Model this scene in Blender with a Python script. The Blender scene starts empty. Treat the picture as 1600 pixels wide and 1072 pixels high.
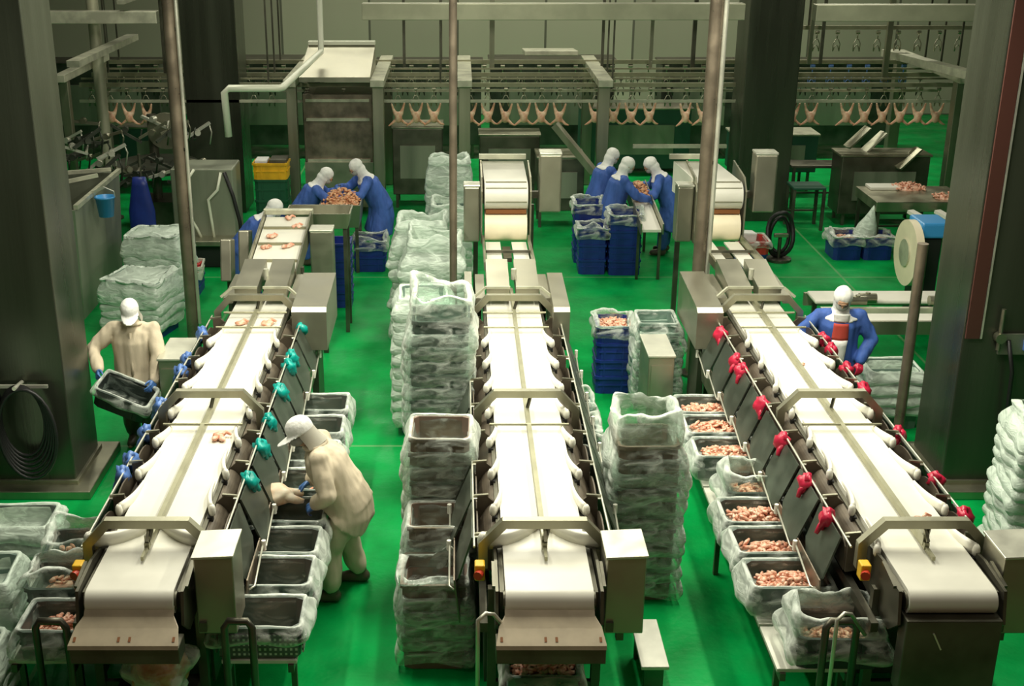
import bpy, bmesh, math, random
from mathutils import Vector, Matrix, Euler, noise
R = math.radians
sc = bpy.context.scene
col = sc.collection
rnd = random.Random(7)

# ------------------------------------------------------------------ mesh building
class MB:
    """Collects shapes and links them as one mesh object."""
    def __init__(self):
        self.v, self.f, self.m, self.s = [], [], [], []
    def add(self, vs, fs, mat=0, smooth=False):
        b = len(self.v)
        self.v += [Vector(p) for p in vs]
        for f in fs:
            self.f.append([b + i for i in f]); self.m.append(mat); self.s.append(smooth)
        return self
    def box(self, c, s, rot=(0, 0, 0), mat=0, taper=1.0):
        M = Euler(rot).to_matrix(); c = Vector(c); x, y, z = s[0]/2, s[1]/2, s[2]/2
        vs = []
        for k in (-1, 1):
            t = taper if k < 0 else 1.0
            for a, b in ((-1, -1), (1, -1), (1, 1), (-1, 1)):
                vs.append(c + M @ Vector((a*x*t, b*y*t, k*z)))
        return self.add(vs, [(3,2,1,0),(4,5,6,7),(0,1,5,4),(1,2,6,5),(2,3,7,6),(3,0,4,7)], mat)
    def rbox(self, c, s, bev=.01, rot=(0,0,0), mat=0):
        bm = bmesh.new(); bmesh.ops.create_cube(bm, size=1)
        for v in bm.verts: v.co = Vector((v.co.x*s[0], v.co.y*s[1], v.co.z*s[2]))
        bmesh.ops.bevel(bm, geom=bm.edges[:], offset=bev, segments=2, affect='EDGES', profile=.5)
        M = Euler(rot).to_matrix(); c = Vector(c)
        bm.verts.index_update()
        self.add([c + M @ v.co for v in bm.verts], [[v.index for v in f.verts] for f in bm.faces], mat, False)
        bm.free(); return self
    def bar(self, p, q, w, h=None, mat=0, up=(0,0,1)):
        p, q = Vector(p), Vector(q); h = h or w
        d = (q-p).normalized(); u = Vector(up)
        if abs(d.dot(u)) > .98: u = Vector((0,1,0))
        s = d.cross(u).normalized(); u = s.cross(d)
        vs = []
        for e in (p, q):
            for a, b in ((-1,-1),(1,-1),(1,1),(-1,1)): vs.append(e + s*a*w/2 + u*b*h/2)
        return self.add(vs, [(0,1,2,3),(7,6,5,4),(0,4,5,1),(1,5,6,2),(2,6,7,3),(3,7,4,0)], mat)
    def loft(self, rings, mat=0, smooth=True, cap0=True, cap1=True, closed=True):
        n = len(rings[0]); vs = [p for r in rings for p in r]; fs = []
        for i in range(len(rings)-1):
            for j in range(n if closed else n-1):
                k = (j+1) % n
                fs.append((i*n+j, i*n+k, (i+1)*n+k, (i+1)*n+j))
        if cap0: fs.append(tuple(range(n-1, -1, -1)))
        if cap1: fs.append(tuple((len(rings)-1)*n + j for j in range(n)))
        return self.add(vs, fs, mat, smooth)
    def tube(self, pts, r, n=8, mat=0, closed=False, sx=1.0):
        pts = [Vector(p) for p in pts]; N = len(pts)
        rr = r if isinstance(r, (list, tuple)) else [r]*N
        rings = []; u = None
        for i, p in enumerate(pts):
            a = pts[(i-1) % N] if (closed or i) else p
            b = pts[(i+1) % N] if (closed or i < N-1) else p
            d = (b-a).normalized()
            if u is None:
                u = Vector((0,0,1)) if abs(d.z) < .9 else Vector((1,0,0))
            s = d.cross(u).normalized(); u = s.cross(d).normalized()
            rings.append([p + s*math.cos(2*math.pi*k/n)*rr[i]*sx + u*math.sin(2*math.pi*k/n)*rr[i] for k in range(n)])
        if closed: rings.append(rings[0])
        return self.loft(rings, mat, True, not closed, not closed)
    def cyl(self, p, q, r, n=16, mat=0, r2=None):
        p, q = Vector(p), Vector(q); d = (q-p).normalized()
        u = Vector((0,0,1)) if abs(d.z) < .9 else Vector((1,0,0))
        s = d.cross(u).normalized(); u = s.cross(d)
        ring = lambda c, rad: [c + s*math.cos(2*math.pi*k/n)*rad + u*math.sin(2*math.pi*k/n)*rad for k in range(n)]
        a, b = ring(p, r), ring(q, r if r2 is None else r2)
        self.loft([a, b], mat, True, False, False)
        self.add(a, [tuple(range(n-1,-1,-1))], mat); self.add(b, [tuple(range(n))], mat)
        return self
    def ball(self, c, s, mat=0, seg=12, ring=8, rot=(0,0,0), jit=0, seed=0):
        c = Vector(c); M = Euler(rot).to_matrix()
        if not isinstance(s, (tuple, list)): s = (s, s, s)
        rings = []
        for i in range(1, ring):
            t = math.pi*i/ring; rr = []
            for k in range(seg):
                a = 2*math.pi*k/seg
                p = Vector((math.sin(t)*math.cos(a), math.sin(t)*math.sin(a), -math.cos(t)))
                if jit: p = p*(1 + jit*noise.noise(p*1.7 + Vector((seed*3.1, seed, -seed))))
                rr.append(c + M @ Vector((p.x*s[0], p.y*s[1], p.z*s[2])))
            rings.append(rr)
        return self.loft(rings, mat, True)
    def prism(self, poly, axis, a, b, mat=0, smooth=False):
        """poly of 2-D points extruded along axis ('x': (y,z), 'y': (x,z), 'z': (x,y))"""
        def P(u, w, t):
            return {'x': (t,u,w), 'y': (u,t,w), 'z': (u,w,t)}[axis]
        n = len(poly)
        vs = [P(u,w,a) for u,w in poly] + [P(u,w,b) for u,w in poly]
        fs = [(j, (j+1)%n, n+(j+1)%n, n+j) for j in range(n)]
        self.add(vs, fs, mat, smooth)
        self.add(vs[:n], [tuple(range(n-1,-1,-1))], mat); self.add(vs[n:], [tuple(range(n))], mat)
        return self
    def xf(self, M):
        self.v = [M @ p for p in self.v]; return self
    def merge(self, o):
        b = len(self.v); self.v += [p.copy() for p in o.v]
        self.f += [[b+i for i in f] for f in o.f]; self.m += o.m; self.s += o.s; return self
    def mesh(self, name, mats):
        me = bpy.data.meshes.new(name)
        me.from_pydata([tuple(p) for p in self.v], [], self.f)
        for m in (mats if isinstance(mats, (list, tuple)) else [mats]): me.materials.append(m)
        for p, mi, s in zip(me.polygons, self.m, self.s): p.material_index = mi; p.use_smooth = s
        bm = bmesh.new(); bm.from_mesh(me)
        bmesh.ops.recalc_face_normals(bm, faces=bm.faces[:]); bm.to_mesh(me); bm.free()
        return me
    def build(self, name, mats, parent=None, loc=None, rz=None):
        o = bpy.data.objects.new(name, self.mesh(name, mats)); col.objects.link(o)
        if parent: o.parent = parent
        if loc: o.location = loc
        if rz is not None: o.rotation_euler = (0,0,rz)
        return o

def tag(o, label=None, cat=None, group=None, kind=None):
    if label: o['label'] = label
    if cat: o['category'] = cat
    if group: o['group'] = group
    if kind: o['kind'] = kind
    return o
def thing(name, label, cat, loc=(0,0,0), rz=0, group=None):
    o = bpy.data.objects.new(name, None); o.empty_display_size = .1; col.objects.link(o)
    o.location = loc; o.rotation_euler = (0,0,rz)
    return tag(o, label, cat, group)
def struct(o): o['kind'] = 'structure'; return o
def inst(name, me, parent=None, loc=(0,0,0), rot=(0,0,0), scale=None):
    o = bpy.data.objects.new(name, me); col.objects.link(o)
    if parent: o.parent = parent
    o.location = loc; o.rotation_euler = rot
    if scale: o.scale = scale if isinstance(scale, (tuple, list)) else (scale,)*3
    return o
ORD = ['topmost', 'second', 'third', 'fourth', 'fifth', 'sixth', 'seventh', 'eighth', 'ninth', 'tenth', 'eleventh', 'twelfth', 'thirteenth', 'fourteenth']
NTH = ['first'] + ORD[1:]

# ------------------------------------------------------------------ materials
def mat(name, base, rough=.5, metal=0.0, var=0.0, vscale=8.0, rvar=0.0, bump=0.0, bscale=30.0, stretch=None, spec=.5, sss=0.0, base2=None, trans=0.0):
    m = bpy.data.materials.new(name); m.use_nodes = True
    N, L = m.node_tree.nodes, m.node_tree.links
    b = N['Principled BSDF']
    b.inputs['Base Color'].default_value = (*base, 1); b.inputs['Roughness'].default_value = rough
    b.inputs['Metallic'].default_value = metal; b.inputs['Specular IOR Level'].default_value = spec
    if sss: b.inputs['Subsurface Weight'].default_value = sss; b.inputs['Subsurface Radius'].default_value = (.02,.008,.004)
    if trans: b.inputs['Transmission Weight'].default_value = trans
    if var or rvar or bump or base2:
        tc = N.new('ShaderNodeTexCoord'); mp = N.new('ShaderNodeMapping'); L.new(tc.outputs['Object'], mp.inputs[0])
        if stretch: mp.inputs['Scale'].default_value = stretch
        nz = N.new('ShaderNodeTexNoise'); nz.inputs['Scale'].default_value = vscale; nz.inputs['Detail'].default_value = 4
        L.new(mp.outputs[0], nz.inputs['Vector'])
        if var or base2:
            cr = N.new('ShaderNodeValToRGB')
            c2 = base2 if base2 else tuple(c*(1-var) for c in base); c1 = base if base2 else tuple(min(1, c*(1+var)) for c in base)
            cr.color_ramp.elements[0].color = (*c2, 1); cr.color_ramp.elements[1].color = (*c1, 1)
            cr.color_ramp.elements[0].position = .35; cr.color_ramp.elements[1].position = .65
            L.new(nz.outputs['Fac'], cr.inputs[0]); L.new(cr.outputs[0], b.inputs['Base Color'])
        if rvar:
            mr = N.new('ShaderNodeMapRange'); mr.inputs['To Min'].default_value = max(.03, rough-rvar); mr.inputs['To Max'].default_value = min(1, rough+rvar)
            mr.inputs['From Min'].default_value = .3; mr.inputs['From Max'].default_value = .7
            L.new(nz.outputs['Fac'], mr.inputs[0]); L.new(mr.outputs[0], b.inputs['Roughness'])
        if bump:
            n2 = N.new('ShaderNodeTexNoise'); n2.inputs['Scale'].default_value = bscale; n2.inputs['Detail'].default_value = 3
            L.new(mp.outputs[0], n2.inputs['Vector'])
            bp = N.new('ShaderNodeBump'); bp.inputs['Strength'].default_value = bump; bp.inputs['Distance'].default_value = .02
            L.new(n2.outputs['Fac'], bp.inputs['Height']); L.new(bp.outputs[0], b.inputs['Normal'])
    return m

M = {}
M['steel'] = mat('brushed_steel', (.36,.35,.26), .38, .9, .15, 3, .1, .05, 60, (1,1,.08))
M['steel_light'] = mat('bright_steel', (.66,.66,.55), .36, .6, .1, 4, .08)
M['steel_dark'] = mat('dull_steel', (.13,.125,.095), .42, .8, .25, 3, .1)
M['panel'] = mat('brushed_panel', (.27,.29,.22), .48, .55, .2, 2.5, .1, .05, 50, (1,1,.1))
M['box'] = mat('cabinet_grey', (.40,.385,.30), .4, .88, .08, 3, .08)
M['pocket'] = mat('brown_plate', (.105,.085,.06), .5, .25, .25, 6, .1)
M['gate'] = mat('gate_plate', (.15,.175,.14), .4, .8, .2, 5, .1)
M['gate_low'] = mat('stained_plate', (.24,.20,.15), .42, .7, .25, 5, .1)
M['black'] = mat('black_rubber', (.012,.012,.012), .5)
M['belt'] = mat('white_belt', (.74,.725,.63), .38, 0, .03, 5, .05)
M['flip'] = mat('white_plastic', (.86,.84,.74), .4)
M['lip'] = mat('discharge_plate', (.42,.355,.25), .45, .1, .1, 6)
M['roll'] = mat('cream_belt', (.85,.76,.55), .45, 0, .06, 4)
M['rust'] = mat('rusty_slot', (.22,.08,.02), .7)
M['film'] = None
M['crate'] = mat('grey_crate', (.095,.12,.105), .45, 0, .15, 4)
M['crate_brown'] = mat('brown_grey_crate', (.22,.15,.11), .5, 0, .15, 4)
M['crate_green'] = mat('green_grey_crate', (.13,.2,.165), .5, 0, .12, 4)
M['crate_blue'] = mat('blue_crate', (.012,.03,.21), .4, 0, .2, 4)
M['crate_black'] = mat('black_crate', (.02,.028,.025), .45)
M['crate_yellow'] = mat('yellow_crate', (.75,.42,.015), .45, 0, .15, 6)
M['crate_red'] = mat('red_crate', (.5,.035,.03), .45)
M['crate_dkgreen'] = mat('green_crate', (.01,.09,.04), .5)
M['meat'] = mat('chicken_meat', (.90,.62,.46), .38, 0, 0, 26, 0, .15, 60, None, .5, .1, (.66,.25,.15))
M['bird'] = mat('plucked_chicken', (.90,.66,.46), .42, 0, 0, 14, 0, .1, 40, None, .4, .1, (.72,.36,.22))
M['pale_meat'] = mat('pale_chicken_skin', (.85,.76,.60), .4, 0, 0, 9, 0, .1, 40, None, .5, .1, (.72,.48,.28))
M['rail'] = mat('olive_rail', (.34,.33,.22), .42, .6, .1, 5)
M['skinmeat'] = mat('chicken_skin', (.78,.5,.28), .4, 0, 0, 14, 0, .1, 40, None, .5, .1, (.62,.25,.12))
M['beige'] = mat('beige_cotton', (.64,.55,.41), .9, 0, .06, 9, 0, .2, 22, (1,1,.35), .2)
M['blue_cloth'] = mat('blue_gown', (.055,.125,.42), .6, 0, .2, 8, 0, .5, 20, (1,1,.4), .3)
M['white_cloth'] = mat('white_cotton', (.82,.82,.78), .8, 0, .05, 8, 0, .3, 25, None, .2)
M['skin'] = mat('skin', (.55,.33,.21), .5, 0, .05, 12, 0, 0, 10, None, .4, .1)
M['dark_eye'] = mat('dark_eye', (.02,.015,.012), .3)
M['glove_blue'] = mat('blue_rubber_glove', (.06,.16,.42), .35, 0, .15, 12)
M['glove_dark'] = mat('dark_blue_glove', (.02,.05,.11), .35)
M['glove_red'] = mat('pink_rubber', (.55,.02,.06), .3, 0, .25, 15)
M['teal'] = mat('teal_rubber', (.0,.33,.28), .3, 0, .25, 15)
M['royal'] = mat('blue_rubber', (.10,.20,.50), .3, 0, .25, 15)
M['boot'] = mat('rubber_boot', (.09,.075,.05), .4)
M['boot_pale'] = mat('pale_boot_lining', (.75,.75,.65), .6)
M['hairnet'] = mat('grey_hair_net', (.42,.40,.33), .85)
M['mask'] = mat('grey_mask', (.35,.36,.33), .8)
M['red_cloth'] = mat('red_cloth', (.5,.06,.04), .8)
M['duct'] = mat('painted_duct', (.42,.42,.3), .45, .35, .1, 3)
M['beam'] = mat('pale_beam', (.55,.55,.42), .4, .45, .2, 5)
M['white_pipe'] = mat('white_pipe', (.75,.77,.62), .4, .1)
M['maroon'] = mat('maroon_edge', (.085,.03,.022), .5)
M['yellow'] = mat('yellow_switch', (.85,.5,.02), .4)
M['red'] = mat('red_button', (.6,.05,.02), .35)
M['teal_dark'] = mat('dark_green_panel', (.02,.09,.055), .5)
M['cyan'] = mat('light_blue_plastic', (.05,.3,.65), .35)
M['wood'] = mat('pale_board', (.62,.62,.53), .5, .2, .1, 5)

def film(name, tint, lo, hi, rough=.22, wr=16, edge=.5):
    m = bpy.data.materials.new(name); m.use_nodes = True
    N, L = m.node_tree.nodes, m.node_tree.links
    b = N['Principled BSDF']; out = N['Material Output']
    b.inputs['Base Color'].default_value = (*tint, 1); b.inputs['Roughness'].default_value = rough
    b.inputs['Specular IOR Level'].default_value = .6
    tc = N.new('ShaderNodeTexCoord'); nz = N.new('ShaderNodeTexNoise'); nz.inputs['Scale'].default_value = wr
    nz.inputs['Detail'].default_value = 3; nz.inputs['Distortion'].default_value = 1.2
    mp = N.new('ShaderNodeMapping'); mp.inputs['Scale'].default_value = (1,1,2.2); mp.inputs['Rotation'].default_value = (.3,.2,0)
    L.new(tc.outputs['Object'], mp.inputs[0]); L.new(mp.outputs[0], nz.inputs['Vector'])
    mr = N.new('ShaderNodeMapRange'); mr.inputs['From Min'].default_value = .4; mr.inputs['From Max'].default_value = .66
    mr.inputs['To Min'].default_value = lo; mr.inputs['To Max'].default_value = hi
    L.new(nz.outputs['Fac'], mr.inputs[0])
    bp = N.new('ShaderNodeBump'); bp.inputs['Strength'].default_value = .6; bp.inputs['Distance'].default_value = .03
    L.new(nz.outputs['Fac'], bp.inputs['Height']); L.new(bp.outputs[0], b.inputs['Normal'])
    tr = N.new('ShaderNodeBsdfTransparent'); tr.inputs[0].default_value = (.88,.95,.91,1)
    mx = N.new('ShaderNodeMixShader')
    L.new(mr.outputs[0], mx.inputs[0]); L.new(tr.outputs[0], mx.inputs[1]); L.new(b.outputs[0], mx.inputs[2])
    lw = N.new('ShaderNodeLayerWeight'); lw.inputs['Blend'].default_value = .35
    ed = N.new('ShaderNodeMath'); ed.operation = 'MULTIPLY_ADD'; ed.inputs[1].default_value = edge; ed.use_clamp = True
    L.new(lw.outputs['Facing'], ed.inputs[0]); L.new(mr.outputs[0], ed.inputs[2]); L.new(ed.outputs[0], mx.inputs[0])
    L.new(mx.outputs[0], out.inputs[0]); return m
M['film'] = film('clear_plastic_film', (.78,.84,.76), .0, .42, .2, 5, 1.0)
M['film_in'] = film('clear_inner_film', (.6,.72,.64), .0, .22, .2, 5, .25)
M['film_dense'] = film('milky_plastic_film', (.66,.77,.66), .55, .95, .32, 6, .5)

def crate_vents(name, base):
    """crate plastic with rows of slots cut through it"""
    m = mat(name, base, .45)
    N, L = m.node_tree.nodes, m.node_tree.links
    b = N['Principled BSDF']; out = N['Material Output']
    tc = N.new('ShaderNodeTexCoord'); sp = N.new('ShaderNodeSeparateXYZ'); L.new(tc.outputs['Object'], sp.inputs[0])
    ad = N.new('ShaderNodeMath'); ad.operation = 'ADD'; L.new(sp.outputs[0], ad.inputs[0]); L.new(sp.outputs[1], ad.inputs[1])
    def rep(src, k, th):
        a = N.new('ShaderNodeMath'); a.operation = 'MULTIPLY'; a.inputs[1].default_value = k; L.new(src, a.inputs[0])
        f = N.new('ShaderNodeMath'); f.operation = 'FRACT'; L.new(a.outputs[0], f.inputs[0])
        g = N.new('ShaderNodeMath'); g.operation = 'LESS_THAN'; g.inputs[1].default_value = th; L.new(f.outputs[0], g.inputs[0])
        return g.outputs[0]
    mu = N.new('ShaderNodeMath'); mu.operation = 'MULTIPLY'
    L.new(rep(ad.outputs[0], 28, .45), mu.inputs[0]); L.new(rep(sp.outputs[2], 26, .5), mu.inputs[1])
    tr = N.new('ShaderNodeBsdfDiffuse'); tr.inputs[0].default_value = (.5,.55,.48,1); mx = N.new('ShaderNodeMixShader')
    L.new(mu.outputs[0], mx.inputs[0]); L.new(b.outputs[0], mx.inputs[1]); L.new(tr.outputs[0], mx.inputs[2])
    L.new(mx.outputs[0], out.inputs[0]); return m
M['vent'] = crate_vents('vented_crate_wall', (.09,.105,.095))

def floor_mat():
    m = bpy.data.materials.new('wet_green_epoxy'); m.use_nodes = True
    N, L = m.node_tree.nodes, m.node_tree.links
    b = N['Principled BSDF']
    tc = N.new('ShaderNodeTexCoord')
    nz = N.new('ShaderNodeTexNoise'); nz.inputs['Scale'].default_value = 1.6; nz.inputs['Detail'].default_value = 6; L.new(tc.outputs['Object'], nz.inputs['Vector'])
    cr = N.new('ShaderNodeValToRGB'); e = cr.color_ramp.elements
    e[0].color = (.0,.22,.04,1); e[1].color = (.002,.42,.088,1); e[0].position = .3; e[1].position = .7
    L.new(nz.outputs['Fac'], cr.inputs[0])
    br = N.new('ShaderNodeTexBrick'); br.offset = 0; br.inputs['Scale'].default_value = 1; br.inputs['Brick Width'].default_value = 9
    br.inputs['Row Height'].default_value = 6; br.inputs['Mortar Size'].default_value = .02; br.inputs['Mortar Smooth'].default_value = .3
    br.inputs['Color1'].default_value = (0,0,0,1); br.inputs['Color2'].default_value = (0,0,0,1); br.inputs['Mortar'].default_value = (1,1,1,1)
    mp = N.new('ShaderNodeMapping'); mp.inputs['Location'].default_value = (3.2, 0, 0); L.new(tc.outputs['Object'], mp.inputs[0]); L.new(mp.outputs[0], br.inputs['Vector'])
    mx = N.new('ShaderNodeMix'); mx.data_type = 'RGBA'; mx.inputs['B'].default_value = (.2,.38,.17,1)
    ml = N.new('ShaderNodeMath'); ml.operation = 'MULTIPLY'; ml.inputs[1].default_value = .6; L.new(br.outputs['Color'], ml.inputs[0])
    L.new(ml.outputs[0], mx.inputs['Factor']); L.new(cr.outputs[0], mx.inputs['A']); L.new(mx.outputs['Result'], b.inputs['Base Color'])
    n2 = N.new('ShaderNodeTexNoise'); n2.inputs['Scale'].default_value = 2.5; n2.inputs['Detail'].default_value = 5; L.new(tc.outputs['Object'], n2.inputs['Vector'])
    mr = N.new('ShaderNodeMapRange'); mr.inputs['From Min'].default_value = .35; mr.inputs['From Max'].default_value = .65
    mr.inputs['To Min'].default_value = .28; mr.inputs['To Max'].default_value = .6; L.new(n2.outputs['Fac'], mr.inputs[0]); L.new(mr.outputs[0], b.inputs['Roughness'])
    bp = N.new('ShaderNodeBump'); bp.inputs['Strength'].default_value = .25; bp.inputs['Distance'].default_value = .02
    n3 = N.new('ShaderNodeTexNoise'); n3.inputs['Scale'].default_value = 14; L.new(tc.outputs['Object'], n3.inputs['Vector'])
    L.new(n3.outputs['Fac'], bp.inputs['Height']); L.new(bp.outputs[0], b.inputs['Normal'])
    b.inputs['Specular IOR Level'].default_value = .14
    return m
M['floor'] = floor_mat()

def wall_mat(name, c, w, h):
    m = bpy.data.materials.new(name); m.use_nodes = True
    N, L = m.node_tree.nodes, m.node_tree.links
    b = N['Principled BSDF']; b.inputs['Metallic'].default_value = .1; b.inputs['Roughness'].default_value = .45
    tc = N.new('ShaderNodeTexCoord'); mp = N.new('ShaderNodeMapping'); mp.inputs['Rotation'].default_value = (R(90),0,0)
    L.new(tc.outputs['Object'], mp.inputs[0])
    br = N.new('ShaderNodeTexBrick'); br.offset = 0; br.inputs['Scale'].default_value = 1; br.inputs['Brick Width'].default_value = w
    br.inputs['Row Height'].default_value = h; br.inputs['Mortar Size'].default_value = .03; br.inputs['Bias'].default_value = 0
    br.inputs['Color1'].default_value = (*c,1); br.inputs['Color2'].default_value = (*[x*.7 for x in c],1); br.inputs['Mortar'].default_value = (*[x*.3 for x in c],1)
    L.new(mp.outputs[0], br.inputs['Vector']); L.new(br.outputs['Color'], b.inputs['Base Color'])
    return m
M['wall'] = wall_mat('steel_wall_panels', (.52,.52,.38), 2.2, 6)
M['pillar'] = mat('pillar_steel', (.095,.105,.075), .32, .7, .25, 2, .12, .06, 40, (1,1,.06))
M['post'] = mat('brown_steel_tube', (.25,.205,.15), .35, .6, .2, 4, .1)
M['roof'] = mat('dark_roof', (.10,.105,.09), .8)
M['cage'] = mat('dark_machine_steel', (.075,.085,.065), .45, .6, .3, 3, .1)
# ------------------------------------------------------------------ the setting
mb = MB(); mb.box((1, 16, -.05), (24, 34, .1)); o = struct(mb.build('floor', M['floor']))
mb = MB(); mb.box((1, 32.1, 4), (24, .2, 8.2)); struct(mb.build('wall_back', M['wall']))
mb = MB(); mb.box((-11.1, 16, 4), (.2, 34, 8.2)); struct(mb.build('wall_left', M['roof']))
mb = MB(); mb.box((13.1, 16, 4), (.2, 34, 8.2)); struct(mb.build('wall_right', M['roof']))
mb = MB(); mb.box((1, 16, 8.15), (24, 34, .1)); struct(mb.build('ceiling', M['roof']))
mb = MB(); mb.box((1, 5.4, .6), (24, .9, 1.2)); struct(mb.build('front_bounce_block', mat('bounce_block_brown', (.16,.10,.06), .7)))  # unseen block added for brown reflections and to cut green floor bounce

def pillar(name, x0, x1, y0, y1, edge=None, plinth=True):
    root = bpy.data.objects.new(name, None); col.objects.link(root); struct(root)
    mb = MB(); mb.rbox(((x0+x1)/2, (y0+y1)/2, 4.05), (x1-x0, y1-y0, 8.1), .012)
    mb.build('cladding', M['pillar'], root)
    if plinth:
        mb = MB(); mb.rbox(((x0+x1)/2, (y0+y1)/2, .045), (x1-x0+.36, y1-y0+.36, .09), .01); mb.build('plinth', M['steel'], root)
        mb = MB(); mb.rbox(((x0+x1)/2, (y0+y1)/2, .11), (x1-x0+.06, y1-y0+.06, .05), .005); mb.build('kick_strip', M['steel'], root)
    if edge is not None:
        mb = MB(); mb.box((edge, y0-.012, 4.8), (.13, .02, 6.4)); mb.build('edge_trim', M['maroon'], root)
        mb = MB(); mb.box((edge+.08, y0-.012, 4.8), (.018, .024, 6.4)); mb.build('edge_strip', M['steel_light'], root)
    return root
pillar('pillar_left', -4.85, -3.72, 10.95, 11.75, None)
pillar('pillar_right', 4.72, 5.85, 10.95, 11.75, 4.80)
pillar('pillar_back_left', -4.75, -3.8, 21.9, 22.8, None, False)
pillar('pillar_back_right', 4.85, 5.75, 21.3, 22.2, None, False)

# ------------------------------------------------------------------ sorting conveyors
ZB = 1.30                      # belt height
PY = [7.76 + .58*k for k in range(8)]
def sweep_band(pts, w, h, zc, mat_i=0):
    """curved upright plastic arm: plan path pts (x,y), thickness list w, height h"""
    rings = []
    for i, (x, y) in enumerate(pts):
        a = Vector(pts[max(0, i-1)]); b = Vector(pts[min(len(pts)-1, i+1)]); d = (b-a).normalized(); n = Vector((-d.y, d.x))
        t = w[i]/2; hh = h[i]
        rings.append([Vector((x+n.x*t, y+n.y*t, zc-hh/2)), Vector((x-n.x*t, y-n.y*t, zc-hh/2)), Vector((x-n.x*t*.9, y-n.y*t*.9, zc+hh*.4)),
                      Vector((x, y, zc+hh/2)), Vector((x+n.x*t*.9, y+n.y*t*.9, zc+hh*.4))])
    return rings

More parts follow.
